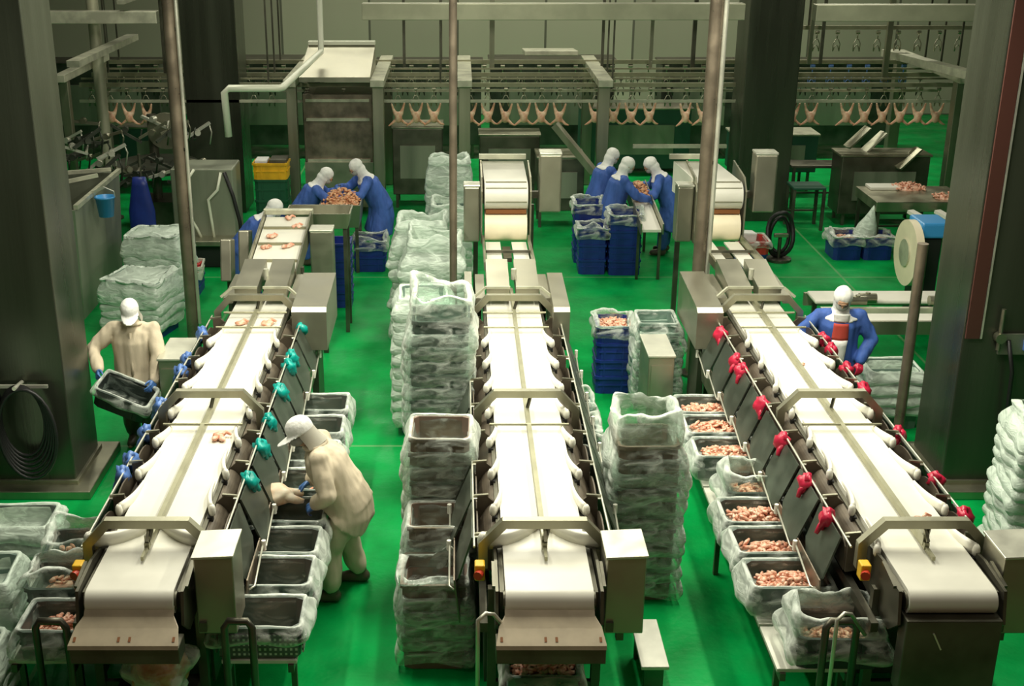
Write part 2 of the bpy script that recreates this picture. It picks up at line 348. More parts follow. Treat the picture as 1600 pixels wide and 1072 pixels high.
def conveyor(x, label, lip, plow, boxside, switches, hoops):
    root = thing('sorting_conveyor', label, 'conveyor', (x, 0, 0), 0, 'sorting conveyors')
    # belt loop
    mb = MB(); prof = []
    r = .085; yf, yb = 7.04, 13.0; zc = ZB - r
    for k in range(13):
        a = math.pi/2 + math.pi*k/12; prof.append((yf + r*math.cos(a), zc + r*math.sin(a)))
    for k in range(13):
        a = -math.pi/2 + math.pi*k/12; prof.append((yb + r*math.cos(a), zc + r*math.sin(a)))
    mb.prism(prof, 'x', -.285, .285, 0, True)
    bl = mb.build('belt', M['belt'], root)
    for s in (-1, 1):
        mb = MB(); mb.cyl((s*.30, yf, zc), (s*.285, yf, zc), .06, 14); mb.build('roller_bearing', M['steel_dark'], bl)
    # side frame beams under the belt
    for s in (-1, 1):
        mb = MB(); mb.box((s*.305, 10.05, 1.19), (.03, 6.0, .15)); mb.build('side_beam', M['steel_dark'], root)
    # divider rail and cross bars
    mb = MB(); mb.box((0, 10.35, ZB+.045), (.034, 5.7, .05)); mb.box((0, 7.46, ZB+.03), (.02, .2, .03)); mb.build('divider_rail', M['rail'], root)
    for y in (9.51, 11.92, 12.38):
        mb = MB(); mb.cyl((-.33, y, ZB+.06), (.33, y, ZB+.06), .012, 8); mb.build('cross_bar', M['rail'], root)
    # arches
    for y in (7.57, 9.87, 12.5):
        pts = [(-.42, 1.15), (-.42, 1.33), (-.275, 1.49), (.275, 1.49), (.42, 1.33), (.42, 1.15)]
        mb = MB(); hw = .032
        inner = [(-.42+hw, 1.15), (-.42+hw, 1.32), (-.262, 1.49-hw), (.262, 1.49-hw), (.42-hw, 1.32), (.42-hw, 1.15)]
        outer = [(-.42-hw, 1.15), (-.42-hw, 1.343), (-.288, 1.49+hw), (.288, 1.49+hw), (.42+hw, 1.343), (.42+hw, 1.15)]
        for i in range(5):
            poly = [inner[i], inner[i+1], outer[i+1], outer[i]]; mb.prism(poly, 'y', y-.03, y+.03)
        ar = mb.build('arch', M['steel'], root)
        mb = MB(); mb.bar((.03, y, 1.47), (.0, y-.03, ZB+.05), .022); mb.build('strut', M['steel_dark'], ar)
    # flippers, pockets
    for s in (-1, 1):
        for k, py in enumerate(PY):
            y0 = py - .26
            if k == 0 and plow: continue
            mb = MB(); rings = []
            for t in [q/9 for q in range(10)]:
                xo = .278 + .072*t**2.2; xi = .262 + .05*max(0, (t-.45)/.55)**1.7; yy = y0 + .46 - .46*t; hz = .03 + .045*t
                rings.append([Vector((s*xi, yy, ZB-.015)), Vector((s*xo, yy, ZB-.03)), Vector((s*xo, yy, ZB+hz*.7)), Vector((s*(xo*.6+xi*.4), yy, ZB+hz)), Vector((s*xi, yy, ZB+hz*.7))])
            mb.loft(rings, 0, True); mb.ball((s*.338, y0-.004, ZB+.018), (.028, .03, .052), 0, 10, 6)
            mb.build('diverter_flipper', M['flip'], root)
            mb = MB(); mb.box((s*.325, y0-.015, ZB-.05), (.04, .04, .05)); mb.build('flipper_pivot', M['black'], root)
        for k in range(9):
            y = PY[0] + .58*k if k < 8 else PY[7]+.56
            mb = MB()
            poly = [(s*.32, 1.02), (s*.32, 1.25), (s*.38, 1.305), (s*.45, 1.29), (s*.45, 1.0)]
            mb.prism(poly, 'y', y-.012, y+.012); pk = mb.build('pocket_divider', M['pocket'], root)
            mb = MB(); mb.bar((s*.365, y, 1.306), (s*.475, y, 1.296), .02); mb.build('divider_lip', M['steel'], pk)
        for k, py in enumerate(PY):
            mb = MB(); n = 8; rings = []
            for i in range(n+1):                       # curved brown chute floor turning down and out
                t = i/n; xx = .322 + .125*t; zz = 1.245 - .17*t**2.0
                rings.append([Vector((s*xx, py+.02, zz)), Vector((s*xx, py+.56, zz)), Vector((s*xx, py+.56, zz-.012)), Vector((s*xx, py+.02, zz-.012))])
            mb.loft(rings, 0, False); mb.build('pocket_chute', M['pocket'], root)
            # outer wall with rounded top (seen between the flippers)
            poly = [(py+.02, 1.0)] + [(py+.29 - .27*math.cos(math.pi*i/10), 1.14+.12*math.sin(math.pi*i/10)) for i in range(11)] + [(py+.56, 1.0)]
            mb = MB(); mb.prism(poly, 'x', s*.447, s*.458); mb.build('pocket_wall', M['pocket'], root)
        # outer rod with short brackets
        mb = MB(); mb.cyl((s*.48, 7.6, 1.285), (s*.48, 12.5, 1.285), .008, 8)
        for k in range(8): mb.cyl((s*.45, PY[0]+.58*k-.02, 1.285), (s*.48, PY[0]+.58*k-.02, 1.285), .008, 6)
        mb.build('gate_rod', M['steel_light'], root)
        # hanging gates below, with white knobs on the lower rods
        for k, py in enumerate(PY):
            up, lo = (s*.485, 1.25), (s*(.64 if k else .60), .86)
            mb = MB(); a, b = py+.03, py+.55
            P = lambda t, yy: Vector((up[0]+(lo[0]-up[0])*t, yy, up[1]+(lo[1]-up[1])*t))
            q = [P(0,a), P(0,b), P(.72,b), P(1,b-.16), P(1,a+.06), P(.85,a)]; off = Vector((s*.012, 0, .004))
            vs = q + [p+off for p in q]; n = 6
            mb.add(vs, [tuple(range(n)), tuple(range(2*n-1, n-1, -1))] + [(j,(j+1)%n,n+(j+1)%n,n+j) for j in range(n)])
            g = mb.build('drop_gate', M['gate'], root)
            mb = MB(); mb.tube([(s*.655, b-.02, .92), (s*.655, a+.05, .83), (s*.62, a+.0, .83)], .008, 6); mb.build('gate_bar', M['steel_light'], g)
            mb = MB(); mb.cyl((s*.66, b-.02, .87), (s*.66, b-.02, .95), .018, 8); mb.build('knob', M['flip'], g)
            mb = MB(); q = [Vector((s*.615, a-.04, .93)), Vector((s*.615, b+.03, .93)), Vector((s*.575, b+.03, .58)), Vector((s*.575, a-.04, .58))]; off = Vector((s*.01,0,0))
            vs = q + [p+off for p in q]
            mb.add(vs, [(0,1,2,3),(7,6,5,4)] + [(j,(j+1)%4,4+(j+1)%4,4+j) for j in range(4)])
            mb.build('lower_chute', M['gate_low'], root)
    # centre web below the belt, legs and feet
    mb = MB(); mb.box((0, 10.2, 1.0), (.5, 5.4, .2)); mb.build('bed_frame', M['steel_dark'], root)
    for s in (-1, 1):
        mb = MB(); mb.box((s*.42, 10.2, .93), (.05, 6.1, .07)); mb.build('lower_beam', M['steel_dark'], root)
    for y in (7.35, 9.2, 11.0, 12.8):
        for s in (-1, 1):
            mb = MB(); mb.box((s*.36, y, .56), (.06, .06, 1.12)); mb.cyl((s*.36, y, 0), (s*.36, y, .03), .05, 10); mb.build('leg', M['steel_dark'], root)
        mb = MB(); mb.box((0, y, .35), (.66, .04, .05)); mb.build('leg_tie', M['steel_dark'], root)
    for s in (-1, 1):
        mb = MB(); mb.box((s*.40, 10.15, .60), (.02, 5.4, .62)); mb.build('skirt_panel', M['cage'], root)
    mb = MB(); mb.rbox((0, 8.1, .58), (.6, .8, .8), .01); mb.build('drive_housing', M['cage'], root)
    # plow at the discharge end
    if plow:
        for s in (-1, 1):
            pts = [(s*(.02+.40*t/8), 7.86 - .26*(t/8) - .08*math.sin(math.pi*t/8)) for t in range(9)]
            mb = MB(); mb.loft(sweep_band(pts, [.035+.03*t/8 for t in range(9)], [.07+.05*t/8 for t in range(9)], ZB+.04), 0, True)
            mb.ball((s*.42, 7.6, ZB+.04), (.04, .04, .065), 0, 10, 6); mb.build('plow_arm', M['flip'], root)
    mb = MB(); mb.box((.0, 7.58, ZB+.075), (.04, .10, .07)); mb.bar((0, 7.6, 1.46), (.005, 7.5, 1.38), .02); mb.build('plow_clamp', M['steel'], root)
    if lip:
        mb = MB(); rings = []
        for y, z, w in ((6.985, 1.205, .29), (6.94, 1.16, .29), (6.87, 1.12, .33), (6.755, 1.064, .35), (6.745, 1.04, .35)):
            rings.append([Vector((-w, y, z)), Vector((w, y, z)), Vector((w, y-.012, z-.004)), Vector((-w, y-.012, z-.004))])
        mb.loft(rings, 0, False); lp = mb.build('discharge_lip', M['lip'], root)
        for xx in (-.315, -.035, .035, .315):
            mb = MB(); mb.box((xx, 6.785, 1.077), (.016, .035, .014), (R(27),0,0)); mb.build('slot', M['rust'], lp)
        mb = MB(); mb.rbox((0, 6.84, .975), (.70, .17, .12), .006); mb.build('lip_support', M['steel_dark'], root)
    else:
        mb = MB(); mb.rbox((0, 6.97, .86), (.62, .14, .56), .008); cv = mb.build('end_cover', M['steel_dark'], root)
        mb = MB(); mb.bar((-.13, 6.895, 1.05), (-.07, 6.895, .93), .01); mb.build('latch', M['steel_light'], cv)
    # drive brackets and guard hoops at the discharge end
    for s in (-1, 1):
        mb = MB(); mb.prism([(6.95, 1.08), (7.0, 1.3), (7.35, 1.33), (7.9, 1.25), (7.9, .98), (7.1, .95)], 'x', s*.33, s*.35)
        mb.bar((s*.36, 7.05, 1.30), (s*.36, 7.3, 1.34), .02); mb.build('end_bracket', M['steel_dark'], root)
    for a, b in hoops:
        mb = MB(); mb.tube([(a, 6.98, .0), (a, 6.98, 1.04), (a+.03, 6.98, 1.09), (b-.03, 6.98, 1.09), (b, 6.98, 1.04), (b, 6.98, .0)], .026, 8)
        mb.build('guard_hoop', M['steel_dark'], root)
    for s in switches:
        mb = MB(); mb.rbox((s*.445, 7.40, 1.22), (.07, .09, .12), .01); sw = mb.build('stop_switch', M['yellow'], root)
        mb = MB(); mb.cyl((s*.445, 7.36, 1.22), (s*.46, 7.32, 1.22), .032, 10); mb.build('stop_button', M['red'], sw)
    if boxside:
        mb = MB(); mb.rbox((.385+.13, 7.34, 1.16), (.26, .34, .58), .008); cb = mb.build('control_box', M['box'], root)
        mb = MB(); mb.rbox((.515, 7.335, 1.458), (.28, .37, .018), .004, (0, R(-3), 0)); mb.build('box_lid', M['steel_light'], cb)
        mb = MB(); mb.box((.515, 7.34, .80), (.05, .05, .16)); mb.build('box_bracket', M['steel_dark'], root)
    return root
XL, XC, XR = -2.12, .595, 3.20
conveyor(XL, 'white-belted sorting conveyor with turquoise and blue rubber tied along its sides, at the left', True, True, True, (-1,), ((-.63, -.43), (.60, .78)))
conveyor(XC, 'middle white-belted sorting conveyor between the tall stacks of bagged crates', True, True, True, (-1, 1), ())
conveyor(XR, 'white-belted sorting conveyor with red rubber tied along its sides, at the right', False, False, True, (-1, 1), ((-.80, -.60),))

# rubber gloves tied on the rods beside the belts
def glove_mesh(seed):
    mb = MB(); r = random.Random(seed)
    mb.ball((0,0,-.025), (.042,.050,.055), 0, 12, 9, (0,0,0), .6, seed)
    for k in range(4):
        a = -.5 + .33*k + r.uniform(-.1,.1)
        mb.tube([(0,.02*(k-1.5),-.03), (.02*math.sin(a*3), .045*math.sin(a)*1.3, -.065), (.03*math.sin(a*2), .06*math.sin(a)*1.4, -.085-.02*r.random())], [.018,.016,.011], 7)
    mb.tube([(0,-.03,.0), (0,.0,.022), (0,.03,.0)], [.016,.02,.016], 7)
    return mb
gl = {c: [glove_mesh(s).mesh('knotted_glove', M[c]) for s in (1, 2, 3)] for c in ('teal', 'glove_red', 'royal')}
def gloves(x, s, ys, c, word, side, grp):
    for i, y in enumerate(ys):
        o = inst('knotted_glove', gl[c][i % 3], None, (x+s*.50, y, 1.275), (0, R(-s*10), rnd.uniform(-.5,.5)), 1.45)
        tag(o, f"{word} glove tied on the {side}, {'nearest' if i == 0 else NTH[i] + ' from its front' if i < len(ys)-1 else 'farthest'}", 'glove', grp)
gloves(XL, 1, [8.70, 9.30, 9.82, 10.51, 11.13, 11.37, 12.25], 'teal', 'turquoise', 'rod right of the left conveyor', 'turquoise gloves on the left conveyor')
gloves(XL, -1, [8.80, 9.06, 9.58, 10.17, 10.98, 11.30, 12.05], 'royal', 'blue', 'rod left of the left conveyor', 'blue gloves on the left conveyor')
gloves(XR, -1, [8.1, 8.67, 9.43, 10.2, 11.02, 11.27, 12.05], 'glove_red', 'red', 'rod left of the right conveyor', 'red gloves on the left of the right conveyor')
gloves(XR, 1, [8.12, 8.7, 9.56, 10.54, 11.05, 11.57, 11.88], 'glove_red', 'red', 'rod right of the right conveyor', 'red gloves on the right of the right conveyor')

# ------------------------------------------------------------------ hoods at the far end of each belt
def feed_hood(x, label, leftbox, rightbox, grille):
    root = thing('feed_hood', label, 'hood', (x, 0, 0), 0, 'grey feed hoods')
    for s in (-1, 1):
        mb = MB(); mb.prism([(12.78, 1.50), (13.55, 1.60), (13.55, 1.38), (12.78, 1.38)], 'x', s*.035, s*.28); 
        mb.prism([(12.74, 1.40), (13.55, 1.42), (13.55, 1.36), (12.74, 1.34)], 'x', s*.30, s*.40)
        h = mb.build('hood_cover', M['box'], root)
        mb = MB(); mb.bar((s*.03, 12.76, 1.515), (s*.30, 12.76, 1.515), .025); mb.bar((s*.30, 12.76, 1.515), (s*.42, 12.72, 1.42), .025); mb.build('front_lip', M['beam'], h)
        mb = MB(); mb.box((s*.36, 13.2, .68), (.06, .06, 1.36)); mb.build('leg', M['steel_dark'], root)
    mb = MB(); mb.cyl((0.02, 13.1, 1.5), (0.02, 13.1, 1.62), .03, 8); mb.build('hinge_knob', M['steel_light'], root)
    if rightbox:
        mb = MB(); mb.prism([(12.22, 1.0), (12.22, 1.42), (12.27, 1.46), (13.35, 1.50), (13.35, 1.0)], 'x', .40, .40+rightbox)
        b = mb.build('side_box', M['box'], root)
        mb = MB(); mb.box((.40+rightbox/2, 12.8, .5), (.07, .5, 1.0)); mb.build('box_stand', M['steel_dark'], root)
    if leftbox:
        mb = MB(); mb.prism([(12.25, 1.0), (12.25, 1.40), (12.32, 1.44), (13.4, 1.50), (13.4, 1.0)], 'x', -.44-leftbox, -.44)
        b = mb.build('side_box', M['box'], root)
        mb = MB(); mb.box((-.44-leftbox/2, 12.8, .5), (.07, .5, 1.0)); mb.build('box_stand', M['steel_dark'], root)
    return root
feed_hood(XL, 'grey split hood with a sloped side box at the far end of the left conveyor', 0, .36, 1)
feed_hood(XC, 'grey split hood with side boxes at the far end of the middle conveyor', .08, .17, 0)
feed_hood(XR, 'grey split hood with a boxy cabinet at the far end of the right conveyor', .27, 0, 1)

# ------------------------------------------------------------------ elevated feeders (two cream rollers facing the camera)
def feeder(x, label, dx):
    root = thing('elevated_feeder', label, 'conveyor', (x, 0, 0), 0, 'elevated feeders')
    mb = MB(); prof = []; r = .17; yf, zc = 15.05, 1.97
    for k in range(15):
        a = math.pi/2 + math.pi*k/14; prof.append((yf + r*math.cos(a), zc + r*math.sin(a)))
    prof += [(15.75, 1.86), (15.75, 2.25)]
    # the belt runs back and leans by dx
    vs = []; n = len(prof)
    for xx in (-.265, .265):
        for (y, z) in prof: vs.append((xx + dx*max(0, y-15.05), y, z))
    mb.add(vs, [(j,(j+1)%n,n+(j+1)%n,n+j) for j in range(n)], 0, True); mb.add(vs[:n], [tuple(range(n))]); mb.add(vs[n:], [tuple(range(n))])
    b = mb.build('feed_belt', M['belt'], root)
    for (y, z) in ((15.03, 2.145), (14.93, 2.09), (14.885, 1.93)):
        mb = MB(); mb.bar((-.25, y, z), (.25, y, z), .012); mb.build('flight', M['rail'], b)
    mb = MB(); mb.box((0, 15.05, 1.79), (.5, .2, .05)); mb.build('scraper', M['rust'], root)
    mb = MB(); prof = [(15.05 + .185*math.cos(math.pi/2 + math.pi*k/14), 1.58 + .185*math.sin(math.pi/2 + math.pi*k/14)) for k in range(15)] + [(15.4, 1.40), (15.4, 1.76)]
    mb.prism(prof, 'x', -.26, .26, 0, True); mb.build('return_roller', M['roll'], root)
    for s in (-1, 1):
        mb = MB(); mb.prism([(14.9, 1.4), (14.9, 2.05), (15.05, 2.2), (15.72, 2.27), (15.72, 1.4)], 'x', s*.29, s*.31); mb.build('side_plate', M['steel'], root)
        mb = MB(); mb.box((s*.36, 15.7, .85), (.06, .06, 1.7)); mb.build('leg', M['steel_dark'], root)
        mb = MB(); mb.prism([(13.58, 1.45), (14.9, 1.42), (14.9, 1.40), (13.58, 1.43)], 'x', s*.07, s*.25); mb.build('slide_chute', M['flip'], root)
        mb = MB(); mb.bar((s*.28, 13.58, 1.50), (s*.28, 14.9, 1.46), .025, .1); mb.build('chute_side', M['steel'], root)
    mb = MB(); mb.bar((-.28, 14.3, 1.47), (.28, 14.3, 1.47), .03); mb.box((0, 14.5, 1.38), (.1, .5, .05)); mb.build('chute_tie', M['steel_dark'], root)
    mb = MB(); mb.rbox((.54, 15.1, 2.13), (.27, .24, .72), .02); mo = mb.build('motor_box', M['box'], root)
    mb = MB(); mb.rbox((.54, 15.1, 2.5), (.275, .25, .03), .01); mb.build('box_lid', M['steel_light'], mo)
    mb = MB(); mb.bar((.31, 15.2, 1.95), (.42, 15.2, 1.95), .08); mb.build('box_arm', M['steel_dark'], root)
    mb = MB(); mb.rbox((-.42, 15.1, 1.74), (.2, .22, .7), .02); mo = mb.build('drive_box', M['box'], root)
    mb = MB(); mb.rbox((-.42, 15.1, 2.1), (.21, .23, .03), .01); mb.build('box_lid', M['steel_light'], mo)
    mb = MB(); mb.bar((-.30+dx*.75, 15.80, 2.30), (.30+dx*.75, 15.80, 2.30), .06); mb.build('top_bar', M['beam'], root)
    return root
feeder(XC, 'elevated feeder with two cream rollers behind the middle conveyor', -.03)
feeder(XR+.02, 'elevated feeder with two cream rollers behind the right conveyor and steel post', -.28)

# low inclined feeder and tub of the left lane
root = thing('inclined_feeder', 'inclined white feeder belt with red scraps behind the left conveyor', 'conveyor', (XL, 0, 0))
mb = MB(); mb.prism([(13.55, 1.40), (15.2, 1.66), (15.25, 1.60), (13.6, 1.32)], 'x', -.27, .27); b = mb.build('feed_belt', M['belt'], root)
for t in (.22, .5, .78):
    mb = MB(); mb.bar((-.26, 13.55+1.65*t, 1.415+.26*t), (.26, 13.55+1.65*t, 1.415+.26*t), .03); mb.build('flight', M['rail'], b)
for s in (-1, 1):
    mb = MB(); mb.prism([(13.5, 1.28), (13.5, 1.47), (15.25, 1.75), (15.3, 1.5)], 'x', s*.28, s*.30); mb.build('side_plate', M['steel'], root)
    for y in (13.9, 15.0):
        mb = MB(); mb.box((s*.31, y, .7), (.05, .05, 1.4)); mb.build('leg', M['steel_dark'], root)
mb = MB(); mb.rbox((0, 15.24, 1.72), (.62, .07, .07), .01); mb.build('end_bar', M['beam'], root)
mb = MB(); mb.rbox((.46, 14.8, 1.30), (.28, .24, .62), .015); mo = mb.build('motor_box', M['box'], root)
mb = MB(); mb.rbox((.46, 14.8, 1.62), (.29, .26, .03), .01); mb.build('box_lid', M['steel_light'], mo)
mb = MB(); mb.box((.46, 14.8, .5), (.06, .06, 1.0)); mb.build('box_stand', M['steel_dark'], root)
def tub(w, l, h, t=.02, lip=.03):
    mb = MB(); x, y = w/2, l/2
    o = [(-x*.9,-y*.9,0),(x*.9,-y*.9,0),(x*.9,y*.9,0),(-x*.9,y*.9,0)]
    O = [(-x,-y,h),(x,-y,h),(x,y,h),(-x,y,h)]
    I = [(-x+t,-y+t,h),(x-t,-y+t,h),(x-t,y-t,h),(-x+t,y-t,h)]
    i = [(-x*.9+t,-y*.9+t,t),(x*.9-t,-y*.9+t,t),(x*.9-t,y*.9-t,t),(-x*.9+t,y*.9-t,t)]
    return mb.loft([[Vector(p) for p in q] for q in (o, O, I, i)], 0, False)
root = thing('steel_tub', 'wide open steel tub above the top of the inclined feeder', 'tub', (-1.79, 15.75, 0))
tb = tub(.84, .5, .2); tb.xf(Matrix.Translation((0,0,1.42))); tb.build('basin', M['steel'], root)
for sx in (-1, 1):
    for sy in (-1, 1):
        mb = MB(); mb.box((sx*.34, sy*.18, .71), (.05,.05,1.42)); mb.build('leg', M['steel_dark'], root)
# ------------------------------------------------------------------ crates, liners, chicken pieces
def rrect(w, l, r, n):
    """n points round a rounded rectangle"""
    per = []; segs = []
    cs = [(w/2-r, l/2-r, 0), (-w/2+r, l/2-r, 90), (-w/2+r, -l/2+r, 180), (w/2-r, -l/2+r, 270)]
    pts = []
    for cx_, cy_, a0 in cs:
        for k in range(5):
            a = R(a0 + 90*k/4); pts.append(Vector((cx_+r*math.cos(a), cy_+r*math.sin(a), 0)))
    pts.append(pts[0]); L_ = [0]
    for a, b in zip(pts, pts[1:]): L_.append(L_[-1] + (b-a).length)
    out = []; j = 0
    for i in range(n):
        t = L_[-1]*i/n
        while L_[j+1] < t: j += 1
        f = (t-L_[j])/max(1e-9, L_[j+1]-L_[j]); out.append(pts[j].lerp(pts[j+1], f))
    return out
def crate_mb(w, l, h, t=.016, solid=True):
    mb = MB(); k = .93
    def ring(a, b, z): return [Vector((p.x, p.y, z)) for p in rrect(a, b, .03, 24)]
    mb.loft([ring(w*k, l*k, 0), ring(w-.03, l-.03, h-.035), ring(w, l, h-.035), ring(w, l, h), ring(w-2*t-.02, l-2*t-.02, h), ring(w*k-2*t, l*k-2*t, .015)], 0, False)
    for s in (-1, 1):
        mb.box((s*(w*.5*.965-.004), 0, h*.5), (.012, l*.8, .018)); mb.box((0, s*(l*.5*.965-.004), h*.5), (w*.8, .012, .018))
        for q in (-.25, .25):
            mb.box((q*w, s*(l*.5*.965-.006), h*.45), (.02, .014, h*.75))
    return mb
def liner_mb(w, l, h, seed, bag=0.0, drop=.16, flare=.04, fill=.4, inner=True, n=72):
    """plastic sheet: up the inside walls, over the rim (or up to a gathered bag) and down outside"""
    rings = []; S = Vector((seed*7.3, -seed*3.7, seed*1.9))
    def ring(off, z, amp, fz=0, freq=9):
        r = []
        for p in rrect(max(.05, w+2*off), max(.05, l+2*off), .035, n):
            d = Vector((p.x, p.y, 0)).normalized(); q = Vector((p.x, p.y, z))
            a = noise.noise(q*freq*.6 + S); b = noise.noise(q*freq*1.9 - S)
            c = noise.noise(Vector((p.x*3, p.y*3, z*12)) + S)
            r.append(q + d*amp*(1.3*a + .3*b + .5*c) + Vector((0,0,fz*(noise.noise(q*4+S*2)+.25*b))))
        return r
    if inner:
        rings += [ring(-min(w,l)*.47, h*fill*.8, .0, .02), ring(-min(w,l)*.3, h*fill*.8, .01, .04), ring(-.045, h*fill*.9, .01, .03)]
        rings += [ring(-.035, h*max(.6, fill*.8), .008), ring(-.03, h*max(.85, min(1, fill*.85)), .006)]
    if bag > 0:
        rings += [ring(-.028, h, .008), ring(-.035, h+bag*.4, .03, .03), ring(-.045, h+bag*.8, .045, .07), ring(-.03, h+bag, .05, .10, 6),
                  ring(.0, h+bag*.92, .05, .10, 6), ring(.02, h+bag*.5, .035, .05), ring(.022, h+.03, .02, .02)]
    else:
        rings += [ring(-.02, h+.008, .004, .008), ring(.004, h+.014, .004, .01)]
    m = 6
    for i in range(m+1):
        t = i/m; rings.append(ring(.012 + flare*math.sin(math.pi*min(1, t*.8)), h-.01-drop*t, .006+.024*t, .005+.035*t*t))
    mb = MB(); mb.loft(rings, 0, True, inner, False)
    if inner:
        for i, f in enumerate(mb.f): mb.m[i] = 1 if (len(f) == 4 and 2*n <= min(f) and max(f) < 5*n) else 0
    return mb
MC = {}
def cme(w, l, h, c):
    k = ('c', w, l, h, c)
    if k not in MC: MC[k] = crate_mb(w, l, h).mesh('crate_body', M[c])
    return MC[k]
def lme(w, l, h, seed, fm, **kw):
    k = ('l', w, l, h, seed, fm, tuple(sorted(kw.items())))
    if k not in MC: MC[k] = liner_mb(w, l, h, seed, **kw).mesh('plastic_liner', [M[fm], M['film_in' if fm == 'film' else fm]])
    return MC[k]
def crate(label, loc, rz, w, l, h, c, group=None, liner=None, cat='crate', name='lined_crate', seed=1, tilt=None):
    """liner: (film material, keyword dict) or None"""
    if liner is None:
        o = inst('crate' if name == 'lined_crate' else name, cme(w, l, h, c), None, loc, tilt or (0,0,rz)); return tag(o, label, cat, group)
    root = thing(name, label, cat, loc, rz, group)
    if tilt: root.rotation_euler = tilt
    inst('crate_body', cme(w, l, h, c), root)
    inst('plastic_liner', lme(w, l, h, seed, liner[0], **liner[1]), root)
    return root
def stack(where, x, y, rz, w, l, n, pitch, c, fm, base='crate_blue', group=None, bag=0., h=.2, jit=.014, drop=None, flare=.035, seed=0, baseh=.12, topfill=.4):
    """n lined crates nested one in the other, on an optional base crate; lined ones hang plastic outside"""
    group = group or 'stacked crates ' + where
    z = 0
    if base:
        crate(f"{base.split('_')[1]} crate under the {where}", (x, y, 0), rz, w, l, .2, base, group, None, 'crate', 'base_crate'); z = baseh
    drop = drop or pitch*1.7
    for k in range(n):
        i = n-1-k                                      # from the top
        px, py = x + rnd.uniform(-jit, jit), y + rnd.uniform(-jit, jit)
        lab = f"{ORD[i]} crate of the {where}"
        kw = dict(inner=(i == 0), drop=drop*(1.3 if i == 0 and bag else 1), flare=flare, bag=(bag if i == 0 else 0.), **({'fill': topfill} if i == 0 else {}))
        crate(lab, (px, py, z), rz + rnd.uniform(-.02, .02) + (math.pi if (k % 2 and i) else 0), w, l, h, c, group, (fm, kw), seed=1 + (seed + k) % 4)
        z += pitch
    return z - pitch + h
def pieces_mb(w, l, n, seed, dome=.05, kinds='mix', size=.72):
    r = random.Random(seed); mb = MB()
    for i in range(n):
        x, y = r.uniform(-w/2, w/2), r.uniform(-l/2, l/2)
        z = dome*(1-(2*x/w)**2)*(1-(2*y/l)**2) + r.uniform(-.015, .02)
        a = r.uniform(0, 6.28); s = size*r.uniform(.8, 1.3)
        if r.random() < .6:
            d = Vector((math.cos(a), math.sin(a), r.uniform(-.2, .5))); p = Vector((x, y, z)); e = Vector((-d.y, d.x, .3))
            mb.tube([p - d*.045*s, p + e*.012*s, p + d*.04*s + e*.02*s], [.016*s, .020*s, .010*s], 6)
        else:
            mb.ball((x, y, z), (.036*s, .026*s, .022*s), 0, 8, 6, (r.uniform(-.5,.5), r.uniform(-.5,.5), a), .5, i)
    mb.ball((0, 0, -.05), (w*.5, l*.5, .06+dome*.5), 0, 14, 6)
    return mb
HP = {}
def heap(label, loc, w, l, seed=1, n=70, dome=.05, cat='chicken pieces', m='meat', rz=0, grp=None):
    k = (w, l, seed, n, dome, m)
    if k not in HP: HP[k] = pieces_mb(w, l, int(n*1.7), seed, dome).mesh('chicken_pieces', M[m])
    o = inst('chicken_pieces', HP[k], None, loc, (0,0,rz)); tag(o, label, cat, grp, 'stuff'); return o

# -- benches that carry the crates beside the conveyors
def bench(x, y0, y1, z, w, label):
    root = thing('crate_bench', label, 'bench', (x, 0, 0), 0)
    n = max(1, round((y1-y0)/.52)); d = (y1-y0)/n
    for k in range(n):
        mb = MB(); mb.rbox((0, y0+d*(k+.5), z-.015), (w, d-.03, .03), .004); mb.build('bench_board', M['wood'], root)
    for s in (-1, 1):
        mb = MB(); mb.box((s*(w/2-.04), (y0+y1)/2, z-.06), (.04, y1-y0, .06)); mb.build('bench_rail', M['steel_dark'], root)
        for yy in (y0+.15, (y0+y1)/2, y1-.15):
            mb = MB(); mb.box((s*(w/2-.04), yy, (z-.09)/2), (.04, .04, z-.09)); mb.build('leg', M['steel_dark'], root)
BZ = .56
bench(2.44, 7.2, 11.6, BZ, .52, 'low bench carrying the row of crates along the left side of the right conveyor')
bench(-1.37, 7.3, 11.6, BZ, .52, 'low bench carrying the crates between the left conveyor and the bending worker')
bench(-2.86, 7.3, 9.0, BZ, .48, 'low bench with crates along the left side of the left conveyor')
# crates along the right conveyor, nearest first: near-edge y, fill, pieces
rowR = [(7.2, .30, .06, 'crate_black'), (7.85, .55, .06, 'crate'), (8.35, .5, .03, 'crate'), (8.84, .6, .07, 'crate'), (9.35, .5, .03, 'crate'), (10.04, .6, .06, 'crate'), (10.55, .65, .07, 'crate'), (11.04, .6, .05, 'crate')]
for k, (y, f, dm, c) in enumerate(rowR):
    xo = 2.44 + (.16 if k == 0 else .12 if k == 4 else 0)
    pos = 'nearest' if k == 0 else f'{NTH[k]} from the near end' if k < 7 else 'farthest'
    crate(f'grey bag-lined crate of chicken pieces beside the right conveyor, {pos}', (xo, y+.21, BZ), rnd.uniform(-.03,.03), .6, .42, .24, c, 'crates beside the right conveyor', ('film', dict(drop=.15+.05*(k % 2), flare=.05, fill=f, bag=.16 if k in (0, 4) else 0)), seed=1+k % 4)
    heap(f'pile of chicken pieces in the crate beside the right conveyor, {pos}', (xo+.02, y+.20, BZ+.24*f+.015), .46, .30, 1+k % 4, 80, dm, grp='chicken beside the right conveyor')
rowL = [(7.32, .2, 18), (7.87, .2, 14), (8.33, .2, 10), (8.83, .25, 12), (9.38, .5, 34), (9.95, .3, 20), (10.52, .35, 16), (11.06, .3, 16)]
